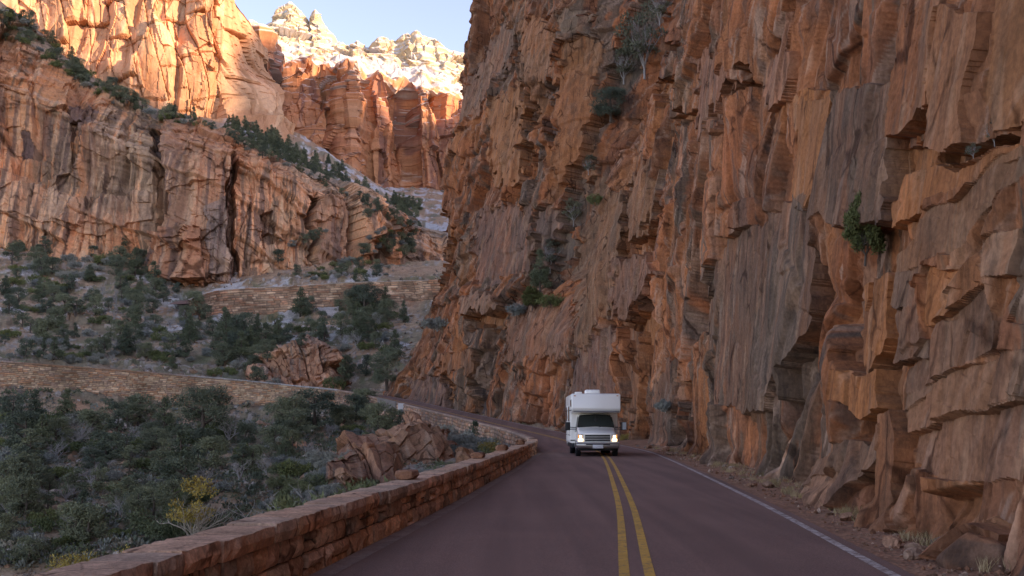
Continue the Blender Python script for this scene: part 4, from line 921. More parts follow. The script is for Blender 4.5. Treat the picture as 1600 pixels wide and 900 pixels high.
def trunk_mesh(seed, hgt=.8, r0=.035, limbs=7):
    rg = random.Random(seed); mb = MB(); pts = [(0, 0, -.12)]; x = y = 0
    for i in range(1, 6): x += rg.gauss(0, .012); y += rg.gauss(0, .012); pts.append((x, y, hgt * i / 5))
    mb.tube(pts, [r0 * (1.25 - i * .2) for i in range(6)], 7)
    for i in range(limbs):
        z = rg.uniform(.12, .75) * hgt; a = rg.uniform(0, 6.283); l = rg.uniform(.15, .3); mb.tube([(0, 0, z), (math.cos(a) * l * .5, math.sin(a) * l * .5, z + l * .35), (math.cos(a) * l, math.sin(a) * l, z + l * .6)], [r0 * .5, r0 * .35, r0 * .15], 5)
    me = bpy.data.meshes.new('trunk'); me.from_pydata(mb.v, [], mb.f); me.materials.append(bark); return me
MAST = {'juniper': [(crown_mesh('crown', 'round', 1 + i, 4200, .030, LM['juniper']), trunk_mesh(i)) for i in range(3)],
        'loose': [(crown_mesh('crown', 'loose', 11 + i, 2400, .030, LM['juniper']), trunk_mesh(i + 5)) for i in range(2)],
        'pine': [(crown_mesh('crown', 'cone', 21 + i, 3400, .026, LM['pine']), trunk_mesh(i + 9, .95, .022)) for i in range(2)],
        'sage': [(crown_mesh('foliage', 'low', 31 + i, 1500, .07, LM['sage'], 2.2, .6), branch_mesh('stems', i, dead, 2, .8, .02, 5, .3, .1)) for i in range(2)],
        'shrub': [(crown_mesh('foliage', 'low', 41 + i, 1700, .065, LM['green'], 1.8, .5), branch_mesh('stems', i + 3, bark, 2, .8, .02, 5, .3, .1)) for i in range(2)],
        'bigj': [(crown_mesh('crown', 'round', 51 + i, 9000, .020, LM['juniper']), trunk_mesh(i + 13)) for i in range(2)],
        'bigp': [(crown_mesh('crown', 'cone', 61 + i, 8000, .018, LM['pine']), trunk_mesh(i + 15, .95, .022)) for i in range(2)],
        'bright': [(crown_mesh('foliage', 'low', 71, 7000, .035, LM['bright'], 2.4, .7), branch_mesh('stems', 7, bark, 3, .8, .02, 5, .3, .1))],
        'crack': [(crown_mesh('foliage', 'round', 75, 9000, .030, LM['crack'], 2.2, .5), branch_mesh('stems', 9, bark, 3, .8, .02, 5, .3, .1))],
        'brush': [(crown_mesh('foliage', 'loose', 76 + i, 1700, .028, LM['brush'], 1.8, .5), branch_mesh('stems', 12 + i, dead, 5, .5, .016, 6, .6, .1)) for i in range(2)],
        'yellow': [(crown_mesh('foliage', 'loose', 81, 1700, .027, LM['yellow'], 1.4), branch_mesh('branches', 81, palew, 5, .5, .022, 6, .7, .1))],
        'fsage': [(crown_mesh('foliage', 'low', 131 + i, 6500, .032, LM['sage'], 2.4, .6), branch_mesh('stems', 31 + i, dead, 3, .8, .015, 6, .4, .1)) for i in range(2)],
        'fshrub': [(crown_mesh('foliage', 'low', 141 + i, 6500, .030, LM['fgreen'], 2.0, .6), branch_mesh('stems', 33 + i, bark, 3, .8, .015, 6, .4, .1)) for i in range(2)],
        'yshrub': [(crown_mesh('foliage', 'low', 83, 4200, .03, LM['yellow'], 1.6, .5), branch_mesh('stems', 83, palew, 3, .8, .02, 5, .3, .1))]}
DEAD = [branch_mesh('dead_tree', 91 + i, dead, 5, .6, .022, 5, .5, .15) for i in range(3)]
NAMES = {'fsage': 'sagebrush', 'fshrub': 'shrub', 'crack': 'shrub', 'brush': 'shrub', 'juniper': 'juniper_tree', 'loose': 'juniper_tree', 'bigj': 'juniper_tree', 'pine': 'pine_tree', 'bigp': 'pine_tree', 'sage': 'sagebrush', 'shrub': 'shrub', 'bright': 'shrub', 'yellow': 'small_tree', 'yshrub': 'shrub'}
CATS = {'juniper_tree': 'tree', 'pine_tree': 'tree', 'sagebrush': 'bush', 'shrub': 'shrub', 'small_tree': 'tree', 'dead_tree': 'dead tree'}
rv_ = random.Random(99); count = {}
def plant(kind, loc, hgt, label, group=None, wide=1.0, sink=.04):
    if kind == 'dead':
        o = link('dead_tree', rv_.choice(DEAD)); o.location = loc; o.scale = (hgt * wide,) * 2 + (hgt,); o.rotation_euler = (0, 0, rv_.uniform(0, 6.28)); tag(o, label, 'dead tree', group); return o
    cr, tr = rv_.choice(MAST[kind]); nm = NAMES[kind]
    o = empty(nm, (loc[0], loc[1], loc[2] - sink * hgt), label, CATS[nm], group, rv_.uniform(0, 6.28)); o.scale = (hgt * wide, hgt * wide, hgt)
    link(tr.name.split('.')[0], tr, o); link(cr.name.split('.')[0], cr, o); count[nm] = count.get(nm, 0) + 1; return o
def plant_px(kind, px, py, hpx, label, group=None, wide=1.0, hit=None):
    p = hit(px, py) if hit else ground_hit(px, py)
    if p is None: return
    return plant(kind, p, hpx * p[1] / FPX, label, group, wide)
ORD = 'first second third fourth fifth sixth seventh eighth ninth tenth eleventh twelfth thirteenth fourteenth fifteenth sixteenth seventeenth eighteenth nineteenth twentieth'.split()
NUM = 'one two three four five six seven eight nine ten eleven twelve thirteen fourteen fifteen sixteen seventeen eighteen nineteen twenty'.split()
PLU = {'dark juniper': 'dark junipers', 'slender pine': 'slender pines', 'grey sagebrush': 'grey sagebrushes', 'olive shrub': 'olive shrubs', 'dead tree': 'dead trees'}
def scatter(poly, n, kinds, hpx, region, mind=9, hit=None, seed=0, nc=4, nr=3, clump=-.55):
    rg = random.Random(seed); xs = [p[0] for p in poly]; ys = [p[1] for p in poly]; pts = []; tries = 0; rec = []
    while len(pts) < n and tries < n * 40:
        tries += 1; x = rg.uniform(min(xs), max(xs)); y = rg.uniform(min(ys), max(ys))
        if not inpoly(np.array([x]), np.array([y]), poly)[0]: continue
        if any((x - a)**2 + ((y - b) * 1.4)**2 < mind**2 for a, b in pts): continue
        if vn(np.array([x / 45.]), np.array([y / 30.]), seed)[0] < clump: continue
        pts.append((x, y)); k = rg.choices([q[0] for q in kinds], [q[1] for q in kinds])[0]; hh_ = rg.uniform(*hpx) * {'sage': .42, 'shrub': .5, 'dead': .8, 'pine': 1.25, 'bigp': 1.25}.get(k, 1)
        o = plant_px(k, x, y, hh_, 'x', PLU[LB[k]] + ' on the ' + region, rg.uniform(.85, 1.25), hit)
        if o: rec.append((LB[k], min(nc - 1, int((x - min(xs)) / (max(xs) - min(xs)) * nc)), min(nr - 1, int((y - min(ys)) / (max(ys) - min(ys)) * nr)), x, o))
    cw = {4: ['far left', 'left', 'right', 'far right'], 3: ['left', 'middle', 'right'], 2: ['left', 'right'], 1: ['']}[nc]; rw_ = {3: ['upper', 'central', 'lower'], 2: ['upper', 'lower'], 1: ['']}[nr]
    cells = {}
    for q in rec: cells.setdefault(q[:3], []).append(q)
    for (k, i, j), L2 in cells.items():
        L2.sort(key=lambda q: q[3]); n_ = len(L2)
        for z_, q in enumerate(L2):
            where = (rw_[j] + ' ' + cw[i]).strip(); tail = (where + ' ' + region).strip()
            q[4]['label'] = ('only ' + k + ' ' + tail) if n_ == 1 else (ORD[min(z_, 19)] + ' from left of ' + NUM[min(n_, 20) - 1] + ' ' + PLU[k] + ', ' + tail)
LB = {'fsage': 'grey sagebrush', 'fshrub': 'olive shrub', 'juniper': 'dark juniper', 'loose': 'dark juniper', 'bigj': 'dark juniper', 'pine': 'slender pine', 'bigp': 'slender pine', 'sage': 'grey sagebrush', 'shrub': 'olive shrub', 'dead': 'dead tree'}
mix1 = [('juniper', 5), ('loose', 2), ('pine', 2.2), ('sage', 3), ('shrub', 1.5), ('dead', .5)]
scatter([(0, 378), (90, 392), (210, 398), (300, 460), (335, 520), (420, 575), (370, 592), (0, 560)], 215, [('juniper', 4), ('loose', 1.4), ('pine', 2), ('sage', 5), ('shrub', 2.6), ('dead', 1.2)], (17, 38), 'slope under the left cliff', 7.5, seed=1, clump=-.7)
scatter([(400, 530), (450, 500), (540, 470), (640, 470), (620, 560), (590, 590), (540, 600), (520, 590), (530, 545), (480, 535), (430, 560), (390, 580)], 60, mix1, (20, 40), 'gully beside the buttress', 9, seed=2)
scatter([(330, 520), (400, 520), (450, 540), (420, 585), (340, 575)], 18, [('juniper', 3), ('pine', 3), ('sage', 1)], (26, 40), 'grove left of the outcrop', 10, seed=21, nc=3, nr=2)
scatter([(0, 650), (130, 660), (240, 665), (340, 680), (440, 690), (500, 665), (540, 670), (520, 720), (440, 760), (330, 800), (180, 850), (60, 885), (0, 895)], 150, [('juniper', 4.4), ('loose', 2), ('sage', 3.6), ('shrub', 2.6), ('dead', 2.2), ('pine', 1)], (30, 66), 'ravine', 12, seed=3, clump=-.8)
scatter([(450, 735), (540, 715), (640, 745), (700, 722), (700, 732), (600, 765), (500, 795), (420, 800)], 26, [('fsage', 4), ('fshrub', 4), ('dead', .6)], (18, 34), 'strip behind the parapet', 11, seed=33, nc=4, nr=1, clump=-2)
scatter([(550, 640), (610, 655), (625, 668), (600, 690), (560, 700), (520, 690)], 18, [('juniper', 2), ('sage', 3), ('shrub', 2)], (22, 44), 'bank above the jointed outcrop', 10, seed=4, nc=3, nr=2)
scatter([(425, 437), (500, 420), (560, 405), (640, 395), (640, 430), (520, 440)], 34, [('juniper', 3), ('sage', 4), ('shrub', 3)], (11, 24), 'bank above the upper wall', 7, seed=5, nr=2)
scatter([(560, 372), (600, 352), (652, 350), (652, 395), (600, 400), (560, 392)], 30, [('juniper', 3), ('sage', 4), ('shrub', 2)], (11, 22), 'saddle between cliff and buttress', 6, lambda x, y: net_hit(MPX, MPY, MP, x, y), seed=15, nc=2, nr=2, clump=-2)
hitM = lambda x, y: net_hit(MPX, MPY, MP, x, y); hitT = lambda x, y: net_hit(TALX, TALY, TAL, x, y)
scatter([(0, 10), (30, 20), (70, 55), (130, 110), (200, 155), (310, 190), (310, 203), (180, 165), (110, 125), (50, 75), (0, 60)], 96, [('juniper', 2.4), ('pine', 1), ('sage', 2), ('shrub', 3)], (12, 27), 'left cliff rim', 4.5, hitM, seed=6, nr=2, clump=-2)
scatter([(310, 192), (430, 243), (500, 270), (560, 303), (640, 352), (640, 365), (500, 285), (380, 232)], 40, [('juniper', 4), ('pine', 2), ('sage', 2)], (8, 17), 'sloping end of the cliff rim', 5, hitM, seed=7, nr=1, clump=-2)
scatter([(560, 330), (600, 355), (640, 375), (640, 400), (590, 395), (540, 350), (380, 390), (410, 380), (440, 400), (420, 420)], 18, [('juniper', 3), ('sage', 2)], (10, 22), 'left cliff ledges', 8, hitM, seed=8, nr=2)
scatter([(345, 180), (450, 225), (530, 290), (500, 285), (440, 255), (360, 218)], 88, [('pine', 5), ('juniper', 1)], (9, 19), 'snowy slope under the big walls', 4, hitT, seed=9, clump=-2)
scatter([(400, 200), (450, 220), (540, 265), (600, 305), (655, 318), (655, 345), (560, 300), (480, 262), (400, 232)], 70, [('pine', 5), ('juniper', 1)], (9, 19), 'snowy talus behind the cliff rim', 4.5, hitT, seed=19, clump=-2)
scatter([(590, 318), (655, 318), (655, 365), (625, 350)], 36, [('pine', 4), ('juniper', 2)], (9, 18), 'snowy slope beside the buttress', 5, hitT, seed=10, nc=3, nr=2, clump=-2)
for px, py, h_, k, lb in [(300, 492, 40, 'juniper', 'dark juniper at the left tip of the upper retaining wall'), (318, 500, 26, 'juniper', 'small juniper under the left tip of the upper wall'), (286, 486, 22, 'sage', 'grey sagebrush beside the left tip of the upper wall')]:
    plant_px(k, px, py, h_, lb)
for px, py, h_, k, lb in [(402, 604, 34, 'juniper', 'dark juniper at the left foot of the layered outcrop'), (430, 606, 18, 'sage', 'grey sagebrush right under the layered outcrop'), (470, 540, 22, 'juniper', 'small juniper on top of the layered outcrop'), (520, 608, 22, 'shrub', 'olive shrub at the right foot of the outcrop'), (536, 600, 40, 'pine', 'slender pine at the right side of the layered outcrop'), (418, 560, 34, 'juniper', 'juniper tucked behind the left shoulder of the outcrop')]:
    plant(k, W(px, py, 181 if py > 590 else 190), h_ * 185 / FPX, lb)
# plants that stand out
plant_px('bigj', 322, 692, 90, 'large dark bushy juniper standing in front of the lower retaining wall', None, 1.15)
plant_px('bigp', 262, 682, 66, 'thin pine just left of the large bushy juniper below the wall')
plant_px('bigj', 455, 688, 72, 'tall dark juniper against the right end of the lower retaining wall')
plant_px('bigj', 568, 492, 50, 'broad olive green juniper in front of the upper retaining wall', None, 1.3)
plant_px('bigp', 352, 545, 62, 'pointed pine below the left end of the upper retaining wall')
plant_px('bigp', 205, 432, 50, 'tall pine at the foot of the left cliff by the orange rock pillar')
plant_px('bigj', 250, 716, 48, 'rounded juniper in the ravine straight below the thin pine', None, 1.2)
plant_px('bigj', 95, 700, 50, 'dark juniper in the ravine at the left, below the stone wall', None, 1.1)
plant_px('dead', 130, 700, 55, 'spreading silver dead tree in front of the lower wall at the left', None, 1.5)
plant_px('dead', 558, 545, 36, 'pale bare tree in the gully under the broad olive juniper', None, 1.2)
def near_plant(kind, px, py, Y, hpx, label, wide=1.0):
    p = W(px, py, Y); z = min(p[2], ground_z(p[0], Y) + .1); return plant(kind, (p[0], Y, z), hpx * Y / FPX + (p[2] - z), label, None, wide)
near_plant('yellow', 303, 826, 40, 84, 'yellow-leaved sapling with pale bare branches behind the parapet', .95)
near_plant('yshrub', 142, 868, 34, 26, 'bright yellow shrub just behind the parapet at lower left', .9)
near_plant('yshrub', 195, 856, 34, 15, 'small yellow-green shrub right of the bright yellow one', .8)
near_plant('dead', 490, 800, 34, 78, 'bare grey bush with fine upright twigs behind the parapet', 1.1)
near_plant('dead', 440, 800, 36, 50, 'bare grey spreading branches left of the upright grey bush', 1.5)
near_plant('fshrub', 548, 775, 30, 50, 'olive green shrub behind the parapet, left of the nearest raised stone', 1.2)
near_plant('fshrub', 585, 768, 34, 40, 'olive shrub right beside the nearest raised stone', 1.0)
near_plant('fshrub', 268, 826, 42, 50, 'green shrub tucked left of the yellow sapling', 1.2)
for px, py, Y, h_, k, lb in [(735, 705, 84, 34, 'sage', 'blue-green bush on the bank at the right side of the jointed outcrop'), (706, 700, 88, 40, 'sage', 'grey-green bush against the right face of the jointed outcrop'), (712, 722, 70, 30, 'sage', 'low grey bush right below the jointed outcrop'),
                             (757, 698, 88, 22, 'bright', 'rounded bright green shrub on the bank before the bend'), (782, 702, 80, 24, 'yshrub', 'yellow-green shrub near the third raised stone'), (742, 690, 98, 34, 'pine', 'small upright dark evergreen below the roadside wall')]:
    near_plant({'sage': 'fsage', 'bright': 'fshrub'}.get(k, k), px, py, Y, h_, lb, 1.2)
for px, py, Y, h_, k, lb in [(728, 720, 74, 30, 'sage', 'broad grey sagebrush at the right foot of the jointed outcrop'), (752, 716, 76, 26, 'shrub', 'green shrub between the jointed outcrop and the second raised stone'), (745, 700, 84, 26, 'sage', 'grey sagebrush under the wall, above the green shrub'), (690, 742, 62, 26, 'shrub', 'olive shrub just behind the coping below the outcrop'), (665, 752, 57, 24, 'sage', 'grey sagebrush just behind the coping right of the nearest raised stone')]:
    near_plant('f' + k, px, py, Y, h_, lb, 1.3)
near_plant('bigj', 592, 668, 108, 42, 'juniper standing above the jointed outcrop, in front of the roadside wall', 1.1)
def cliff_plant(kind, px, py, hpx, label, wide=1.0, out=.15, tilt=0):
    p, n = cliff_hit(px, py); d = p[1]; p = p + n * out; o = plant(kind, p, hpx * d / FPX, label, None, wide); o.rotation_euler = (n.y * -tilt, n.x * tilt, rv_.uniform(0, 6)); return o
cliff_plant('crack', 1390, 400, 108, 'vivid green bush growing from a crack high on the right wall', .66, .5, .1)
cliff_plant('brush', 1588, 222, 44, 'dark green bush on a ledge at the right edge of the photo', .9, .3)
cliff_plant('brush', 1545, 244, 24, 'wispy grey-green tuft on the sloping ledge under the overhang', 1.3, .2)
cliff_plant('bigp', 845, 450, 66, 'small dark pine on the ledge half way up the buttress', .9)
cliff_plant('crack', 838, 480, 34, 'green bush on the ledge under the small pine', 1.0, .6)
cliff_plant('shrub', 868, 478, 26, 'olive bush at the right end of the buttress ledge', 1.0, .6)
cliff_plant('sage', 812, 492, 20, 'low grey bush left of the green ledge bush', 1.2, .6)
for px, py, h_, w_, lb in [(1018, 110, 120, .75, 'tallest thin grey-green thicket at the top of the steep gully'), (1045, 30, 60, 1.0, 'grey-green brush at the upper frame edge in the gully'), (985, 125, 60, 1.0, 'thin grey brush left of the tall thicket in the gully'),
                           (908, 350, 44, 1.0, 'wispy grey brush half way up the steep gully'), (872, 420, 56, .9, 'thin grey-green brush just above the buttress ledge'), (932, 270, 30, 1.0, 'smallest grey tuft in the steep gully')]:
    cliff_plant('brush', px, py, h_, lb, w_, 1.0)['group'] = 'brush in the steep gully'
cliff_plant('bigj', 968, 184, 56, 'dark dense bush on the skyline rib under the gully thicket', 1.1, 1.2)
cliff_plant('sage', 688, 515, 24, 'grey bush on the sloping apron at the corner of the buttress', 1.3, .5)
cliff_plant('bigj', 612, 600, 62, 'dark juniper on the rocks at the foot of the buttress corner', 1.0, .8)
cliff_plant('bigj', 640, 470, 40, 'dark tree at the left edge of the buttress', .9, 1)
cliff_plant('sage', 1047, 642, 22, 'small grey-green bush low on the right wall above the verge', .9, .3)
cliff_plant('brush', 1455, 870, 22, 'dry tuft among stones at the foot of the right wall', .9, .2)
cliff_plant('brush', 1385, 815, 26, 'dry grey tuft at the base of the square rock pillar', .8, .15)
cliff_plant('yshrub', 985, 690, 16, 'small yellowish tuft at the foot of the wall behind the motorhome', 1.0, .3)
cliff_plant('shrub', 935, 318, 20, 'tiny green bush clinging to the rib beside the gully', 1, .3)
# ---------------------------------------------------------------- boulders and stones
def boulder_px(px, py, Y, wpx, hpx, dpt, label, seed, rot=0, pal=None, name='boulder', flat=False, vl=-.35):
    p = W(px, py, Y); k = Y / FPX; return tag(rough_rock(seed, wpx * k / 2 * 1.15, dpt, hpx * k / 1.45, name, None, (p[0], p[1], p[2]), None, pal, 14, rot, 5, flat, 0, vl), label, name.replace('_', ' '))
PB2 = [(.44, .19, .095), (.36, .155, .085), (.26, .14, .09), (.55, .32, .2)]
PB = [(.36, .18, .11), (.28, .14, .09), (.16, .115, .09), (.46, .30, .21)]
def outcrop(name, label, rows, px0, px1, nrow, seed, amp, pal, cell, step=1.0):
    pxs = np.arange(px0, px1, step); P = net(rows, pxs, nrow); nn = grid_normals(smooth_rows(P, 9)); nn = -nn if nn[..., 1].mean() > 0 else nn; nn[..., 2] *= .4
    s2 = (P[..., 0] + .3 * P[..., 1]).astype(f32); z2 = P[..., 2].astype(f32); wu = s2 + cell * .2 * fbm(s2 / cell, z2 / cell, seed, 2); wv = z2
    K, kr, ke = brick((wu + .35 * wv) / cell, (wv - .15 * wu) / (cell * 1.5), seed + 3, amp, amp * 1.1); K_, kr2, ke2 = brick((wu + .2 * wv) / (cell * .36), (wv - .3 * wu) / (cell * .45), seed + 5, amp * .28, amp * .3)
    D = K + K_ - amp * 1.1 * (1 - ss(0, .05, ke)) - amp * .3 * (1 - ss(0, .06, ke2)) + amp * .18 * fbm(s2 / cell * 2, z2 / cell * 2, seed + 7, 4)
    c = rock_colour(s2 * 1.5, z2 * 1.5, kr, pal, seed + 9, (.9, 6), -.15); P = P + nn * D[..., None]; P[..., 2] += amp * .5 * fbm(s2 / cell, P[..., 1] / cell, seed + 11, 3)
    return tag(link(name, mesh_np(name, P, grid_faces(*P.shape[:2]), M['near'], c, smooth=False)), label, 'rock outcrop')
outcrop('rock_outcrop', 'angular brown bedrock outcrop with deep vertical joints just beyond the parapet', [[(508, 780, 55), (600, 785, 56), (700, 775, 59), (790, 745, 68)], [(508, 724, 60), (540, 700, 62), (575, 688, 63), (600, 680, 64), (640, 664, 67), (695, 668, 70), (722, 700, 73), (760, 692, 76), (790, 712, 80)], [(508, 718, 68), (540, 692, 72), (600, 670, 74), (640, 658, 77), (695, 664, 80), (722, 694, 84), (760, 700, 86), (790, 706, 88)], [(508, 740, 80), (600, 700, 86), (700, 690, 92), (790, 710, 96)]], 508, 724, [95, 26, 8], 901, .85, PB, 3.0)
outcrop('rock_outcrop', 'dark red rock face half hidden by trees left of the jointed outcrop', [[(408, 775, 80), (470, 780, 80), (500, 775, 80)], [(408, 728, 84), (430, 700, 86), (455, 690, 87), (480, 706, 87), (500, 730, 88)], [(408, 726, 92), (455, 684, 95), (500, 728, 96)]], 408, 500, [70, 14], 931, .7, PB2, 2.0)
boulder_px(728, 738, 64, 40, 40, 2.0, 'rounded brown boulder at the right foot of the jointed outcrop', 234, .5, PB, flat=True)
boulder_px(540, 752, 57, 34, 22, 1.6, 'low brown boulder at the left foot of the jointed outcrop', 231, .3, PB, flat=True)
outcrop('rock_outcrop', 'layered orange rock outcrop above the hairpin behind the lower wall', [[(392, 622, 180), (470, 625, 178), (545, 625, 180)], [(392, 592, 186), (415, 566, 188), (450, 545, 190), (480, 536, 191), (505, 541, 191), (522, 556, 190), (532, 592, 188), (545, 604, 188)], [(392, 588, 200), (415, 558, 204), (480, 528, 206), (522, 550, 204), (545, 600, 200)], [(392, 588, 215), (480, 530, 220), (545, 590, 215)]], 392, 546, [90, 24, 6], 951, 1.5, [(.46, .23, .14), (.36, .18, .11), (.24, .16, .12), (.52, .33, .22)], 3.6)
tag(rough_rock(212, 8, 4, 2.6, 'rock_slab', None, W(205, 690, 138), M['mid'], [(.25, .15, .11), (.2, .12, .09), (.13, .1, .09), (.3, .2, .15)], 8, .1, 5), 'reddish brown rock slab at the foot of the lower retaining wall', 'rock slab')
rb = random.Random(3)
boulder_px(1560, 915, 12.3, 170, 120, .75, 'big orange boulder bottom right at the edge of the verge', 221, .3, PB2, vl=-.7)
boulder_px(1640, 890, 13.2, 120, 160, .8, 'tall orange boulder behind the one at the bottom right corner', 222, .1, PB2, vl=-.7)
for i in range(60):
    y = 12.5 + 60 * (i / 60.) ** 1.6; jn = int(np.argmax(yy > y)); o_ = RW - rb.uniform(.5, 1.9); q = offs(RCL[jn:jn + 1], RN[jn:jn + 1], o_, 0)[0]; sz = rb.uniform(.05, .17) * (1 + y / 50)
    tag(rough_rock(300 + i, sz, sz * .8, sz * .55, 'stone', None, (q[0], q[1], -.01), M['block'], PB if i % 2 else [(.42, .28, .2), (.34, .2, .13), (.2, .14, .12), (.45, .32, .25)], 9, rb.uniform(0, 3), 2), ('reddish ' if i % 2 == 0 else 'pale mixed ') + 'broken stone ' + ('near the camera' if i < 35 else 'farther along') + ' on the gravel verge under the right wall', 'stone', 'loose stones on the verge')
# small rubble over the slopes: nobody could count it
rs = np.random.RandomState(4); import bmesh
bm = bmesh.new(); bmesh.ops.create_icosphere(bm, subdivisions=1, radius=1); bV = np.array([v.co[:] for v in bm.verts]); bF = np.array([[v.index for v in f.verts] for f in bm.faces]); bm.free()
def rubble(name, P0, sizes, matl, cols):
    n = len(P0); V = bV[None] * rs.uniform(.5, 1.3, (n, len(bV), 1)) * sizes[:, None, None] * rs.uniform(.5, 1.2, (n, 1, 3)); V += P0[:, None]
    F = bF[None] + (np.arange(n) * len(bV))[:, None, None]; return tag(link(name, mesh_np(name, V.reshape(-1, 3), F.reshape(-1, 3), matl, np.repeat(cols, len(bV), 0), smooth=False)), kind='stuff')
ii = rs.randint(52, 470, 26000); jx = rs.randint(80, len(TPX) - 30, 26000); k = (fbm(tx[ii, jx] / 9, ty[ii, jx] / 9, 41, 3) > -.15) & (abs(of[ii, jx]) > 5) & ((dd[ii, jx] > 6)) & (dd2[ii, jx] > 7); ii, jx = ii[k], jx[k]
P0 = TP[ii, jx]; cl = np.array([(.30, .24, .20), (.34, .2, .13), (.2, .15, .12), (.40, .34, .30)])[rs.randint(0, 4, len(P0))] * rs.uniform(.7, 1.2, (len(P0), 1))
rubble('rubble', P0, (rs.lognormal(-2.0, .55, len(P0)) * np.clip(ty[ii, jx] / 90, .5, 2.2)), M['soil'], cl)
ii = rs.randint(60, 470, 15000); jx = rs.randint(80, len(TPX) - 40, 15000); k = (fbm(tx[ii, jx] / 12, ty[ii, jx] / 12, 43, 3) > -.45) & (of[ii, jx] > 6) & (dd2[ii, jx] > 7); k |= (dd[ii, jx] > 16) & (of[ii, jx] > 0) & (dd2[ii, jx] > 7); k &= TPX[jx] < 690; ii, jx = ii[k], jx[k]
n = len(ii); q_ = 26; sz = rs.uniform(.16, .42, n) * np.clip(ty[ii, jx] / 90, .7, 2.0); c0 = np.repeat(TP[ii, jx], q_, 0); sr = np.repeat(sz, q_)[:, None]
d_ = rs.normal(size=(n * q_, 3)); d_ /= np.linalg.norm(d_, axis=1, keepdims=True); d_[:, 2] = abs(d_[:, 2]); p_ = c0 + d_ * sr * rs.uniform(.5, 1, (n * q_, 1)); b_ = np.cross(d_, rs.normal(size=(n * q_, 3))); b_ /= np.linalg.norm(b_, axis=1, keepdims=True)
V = np.stack([p_ - b_ * sr * .16, p_ + b_ * sr * .16, p_ + d_ * sr * .45 + b_ * sr * .1, p_ + d_ * sr * .5 - b_ * sr * .08], 1)
cl = np.array([(.17, .185, .16), (.12, .14, .08), (.22, .19, .14), (.10, .12, .075)])[rs.randint(0, 4, n)] * rs.uniform(.7, 1.25, (n, 1))
gm = mat('low_scrub', rough=.8); at_ = N(gm, 'ShaderNodeAttribute', attribute_name='Col'); L(gm, at_.outputs[0], gm.node_tree.nodes['Principled BSDF'].inputs['Base Color'])
tag(link('ground_cover', mesh_np('ground_cover', V.reshape(-1, 3), np.arange(4 * n * q_).reshape(-1, 4), gm, np.repeat(cl, q_ * 4, 0), smooth=False)), kind='stuff')
n = 4500; yv = 10 + 75 * rs.rand(n)**1.7; jn = np.searchsorted(RCL[:, 1], yv, sorter=None) if False else np.array([int(np.argmax(yy > a)) for a in yv]); oo = RW - .25 - 2.3 * rs.rand(n)**.7
P0 = np.stack([RCL[jn, 0] + RN[jn, 0] * oo, RCL[jn, 1] + RN[jn, 1] * oo + rs.rand(n) * .5, np.interp(-oo, [3, 3.6, 4.2, 5, 6], [0, -.005, .035, .10, .22])], 1)
rubble('verge_gravel', P0, rs.lognormal(-3.6, .5, n), M['block'], np.array([(.36, .19, .12), (.32, .14, .08), (.24, .12, .075), (.44, .28, .2)])[rs.randint(0, 4, n)])
n = 260; yv = 12 + 60 * rs.rand(n)**1.5; jn = np.array([int(np.argmax(yy > a)) for a in yv]); oo = RW - .9 - 1.0 * rs.rand(n); q_ = 34
c0 = np.repeat(np.stack([RCL[jn, 0] + RN[jn, 0] * oo, RCL[jn, 1] + RN[jn, 1] * oo, .02 + 0 * oo], 1), q_, 0); hb = np.repeat(rs.uniform(.07, .22, n), q_)[:, None]; lean = rs.normal(size=(n * q_, 3)) * .35; lean[:, 2] = 1; c0 = c0 + rs.normal(size=(n * q_, 3)) * [.07, .07, 0]; sd = rs.normal(size=(n * q_, 3)) * [1, 1, 0]; sd /= np.linalg.norm(sd, axis=1, keepdims=True)
V = np.stack([c0 - sd * .006, c0 + sd * .006, c0 + lean * hb], 1); tag(link('dry_grass', mesh_np('dry_grass', V.reshape(-1, 3), np.arange(3 * n * q_).reshape(-1, 3), gm, np.repeat(np.array([(.42, .29, .13), (.46, .32, .17), (.26, .19, .09)])[rs.randint(0, 3, n)], q_ * 3, 0), smooth=False)), kind='stuff')

# ---------------------------------------------------------------- motorhome (front faces -y)
paint = mat('white_gelcoat', (.84, .81, .77), .28, spec=.5, coat=.4); paint2 = mat('white_cab_paint', (.82, .79, .75), .22, spec=.5, coat=.6)
glass = mat('dark_glass', (.022, .032, .030), .08, spec=.9); blackp = mat('black_plastic', (.015, .015, .016), .55); chrome = mat('chrome', (.75, .72, .66), .4, .15)
silver = mat('silver_bumper', (.36, .33, .31), .3, .8); rubber = mat('rubber', (.018, .018, .018), .85); lampw = mat('lit_headlight', (.9, .85, .75), .1, emit=(1, .80, .50), es=.8); amber = mat('amber_lens', (.55, .20, .03), .25, emit=(1, .45, .08), es=.12)
lens = mat('clear_lens', (.55, .5, .42), .1, spec=.7); greyt = mat('grey_decal', (.10, .10, .11), .5); redm = mat('marker_lens', (.5, .16, .03), .3); platem = mat('plate_white', (.62, .60, .60), .5); rim_m = mat('steel_rim', (.45, .45, .45), .35, .8)
rvx, rvy = 4.27, 50.6
rv = empty('motorhome', (rvx, rvy, 0), 'white cab-over motorhome with its headlights lit coming round the bend', 'motorhome', None, R(-.6))
b = MB(); b.prism([(1.95, .62), (7.2, .62), (7.2, 3.06), (7.05, 3.16), (.55, 3.16), (.30, 3.12), (.20, 2.4), (.30, 2.26), (.62, 2.18), (1.95, 2.18)], -1.24, 1.24); body = b.build('body', paint, rv, .06, 3)
b = MB(); b.box(-1.262, -1.24, .42, 7.0, 2.30, 2.34); b.box(-1.262, -1.24, 2.2, 7.0, 1.02, 1.05); b.box(-1.24, 1.24, 1.93, 1.955, .75, .8); b.build('trim_strip', blackp, body)
b = MB(); b.box(-1.16, 1.16, .17, .25, 2.24, 2.28); b.build('seam', greyt, body)
for x in (-.98, -.36, 0, .36, .98):
    pass
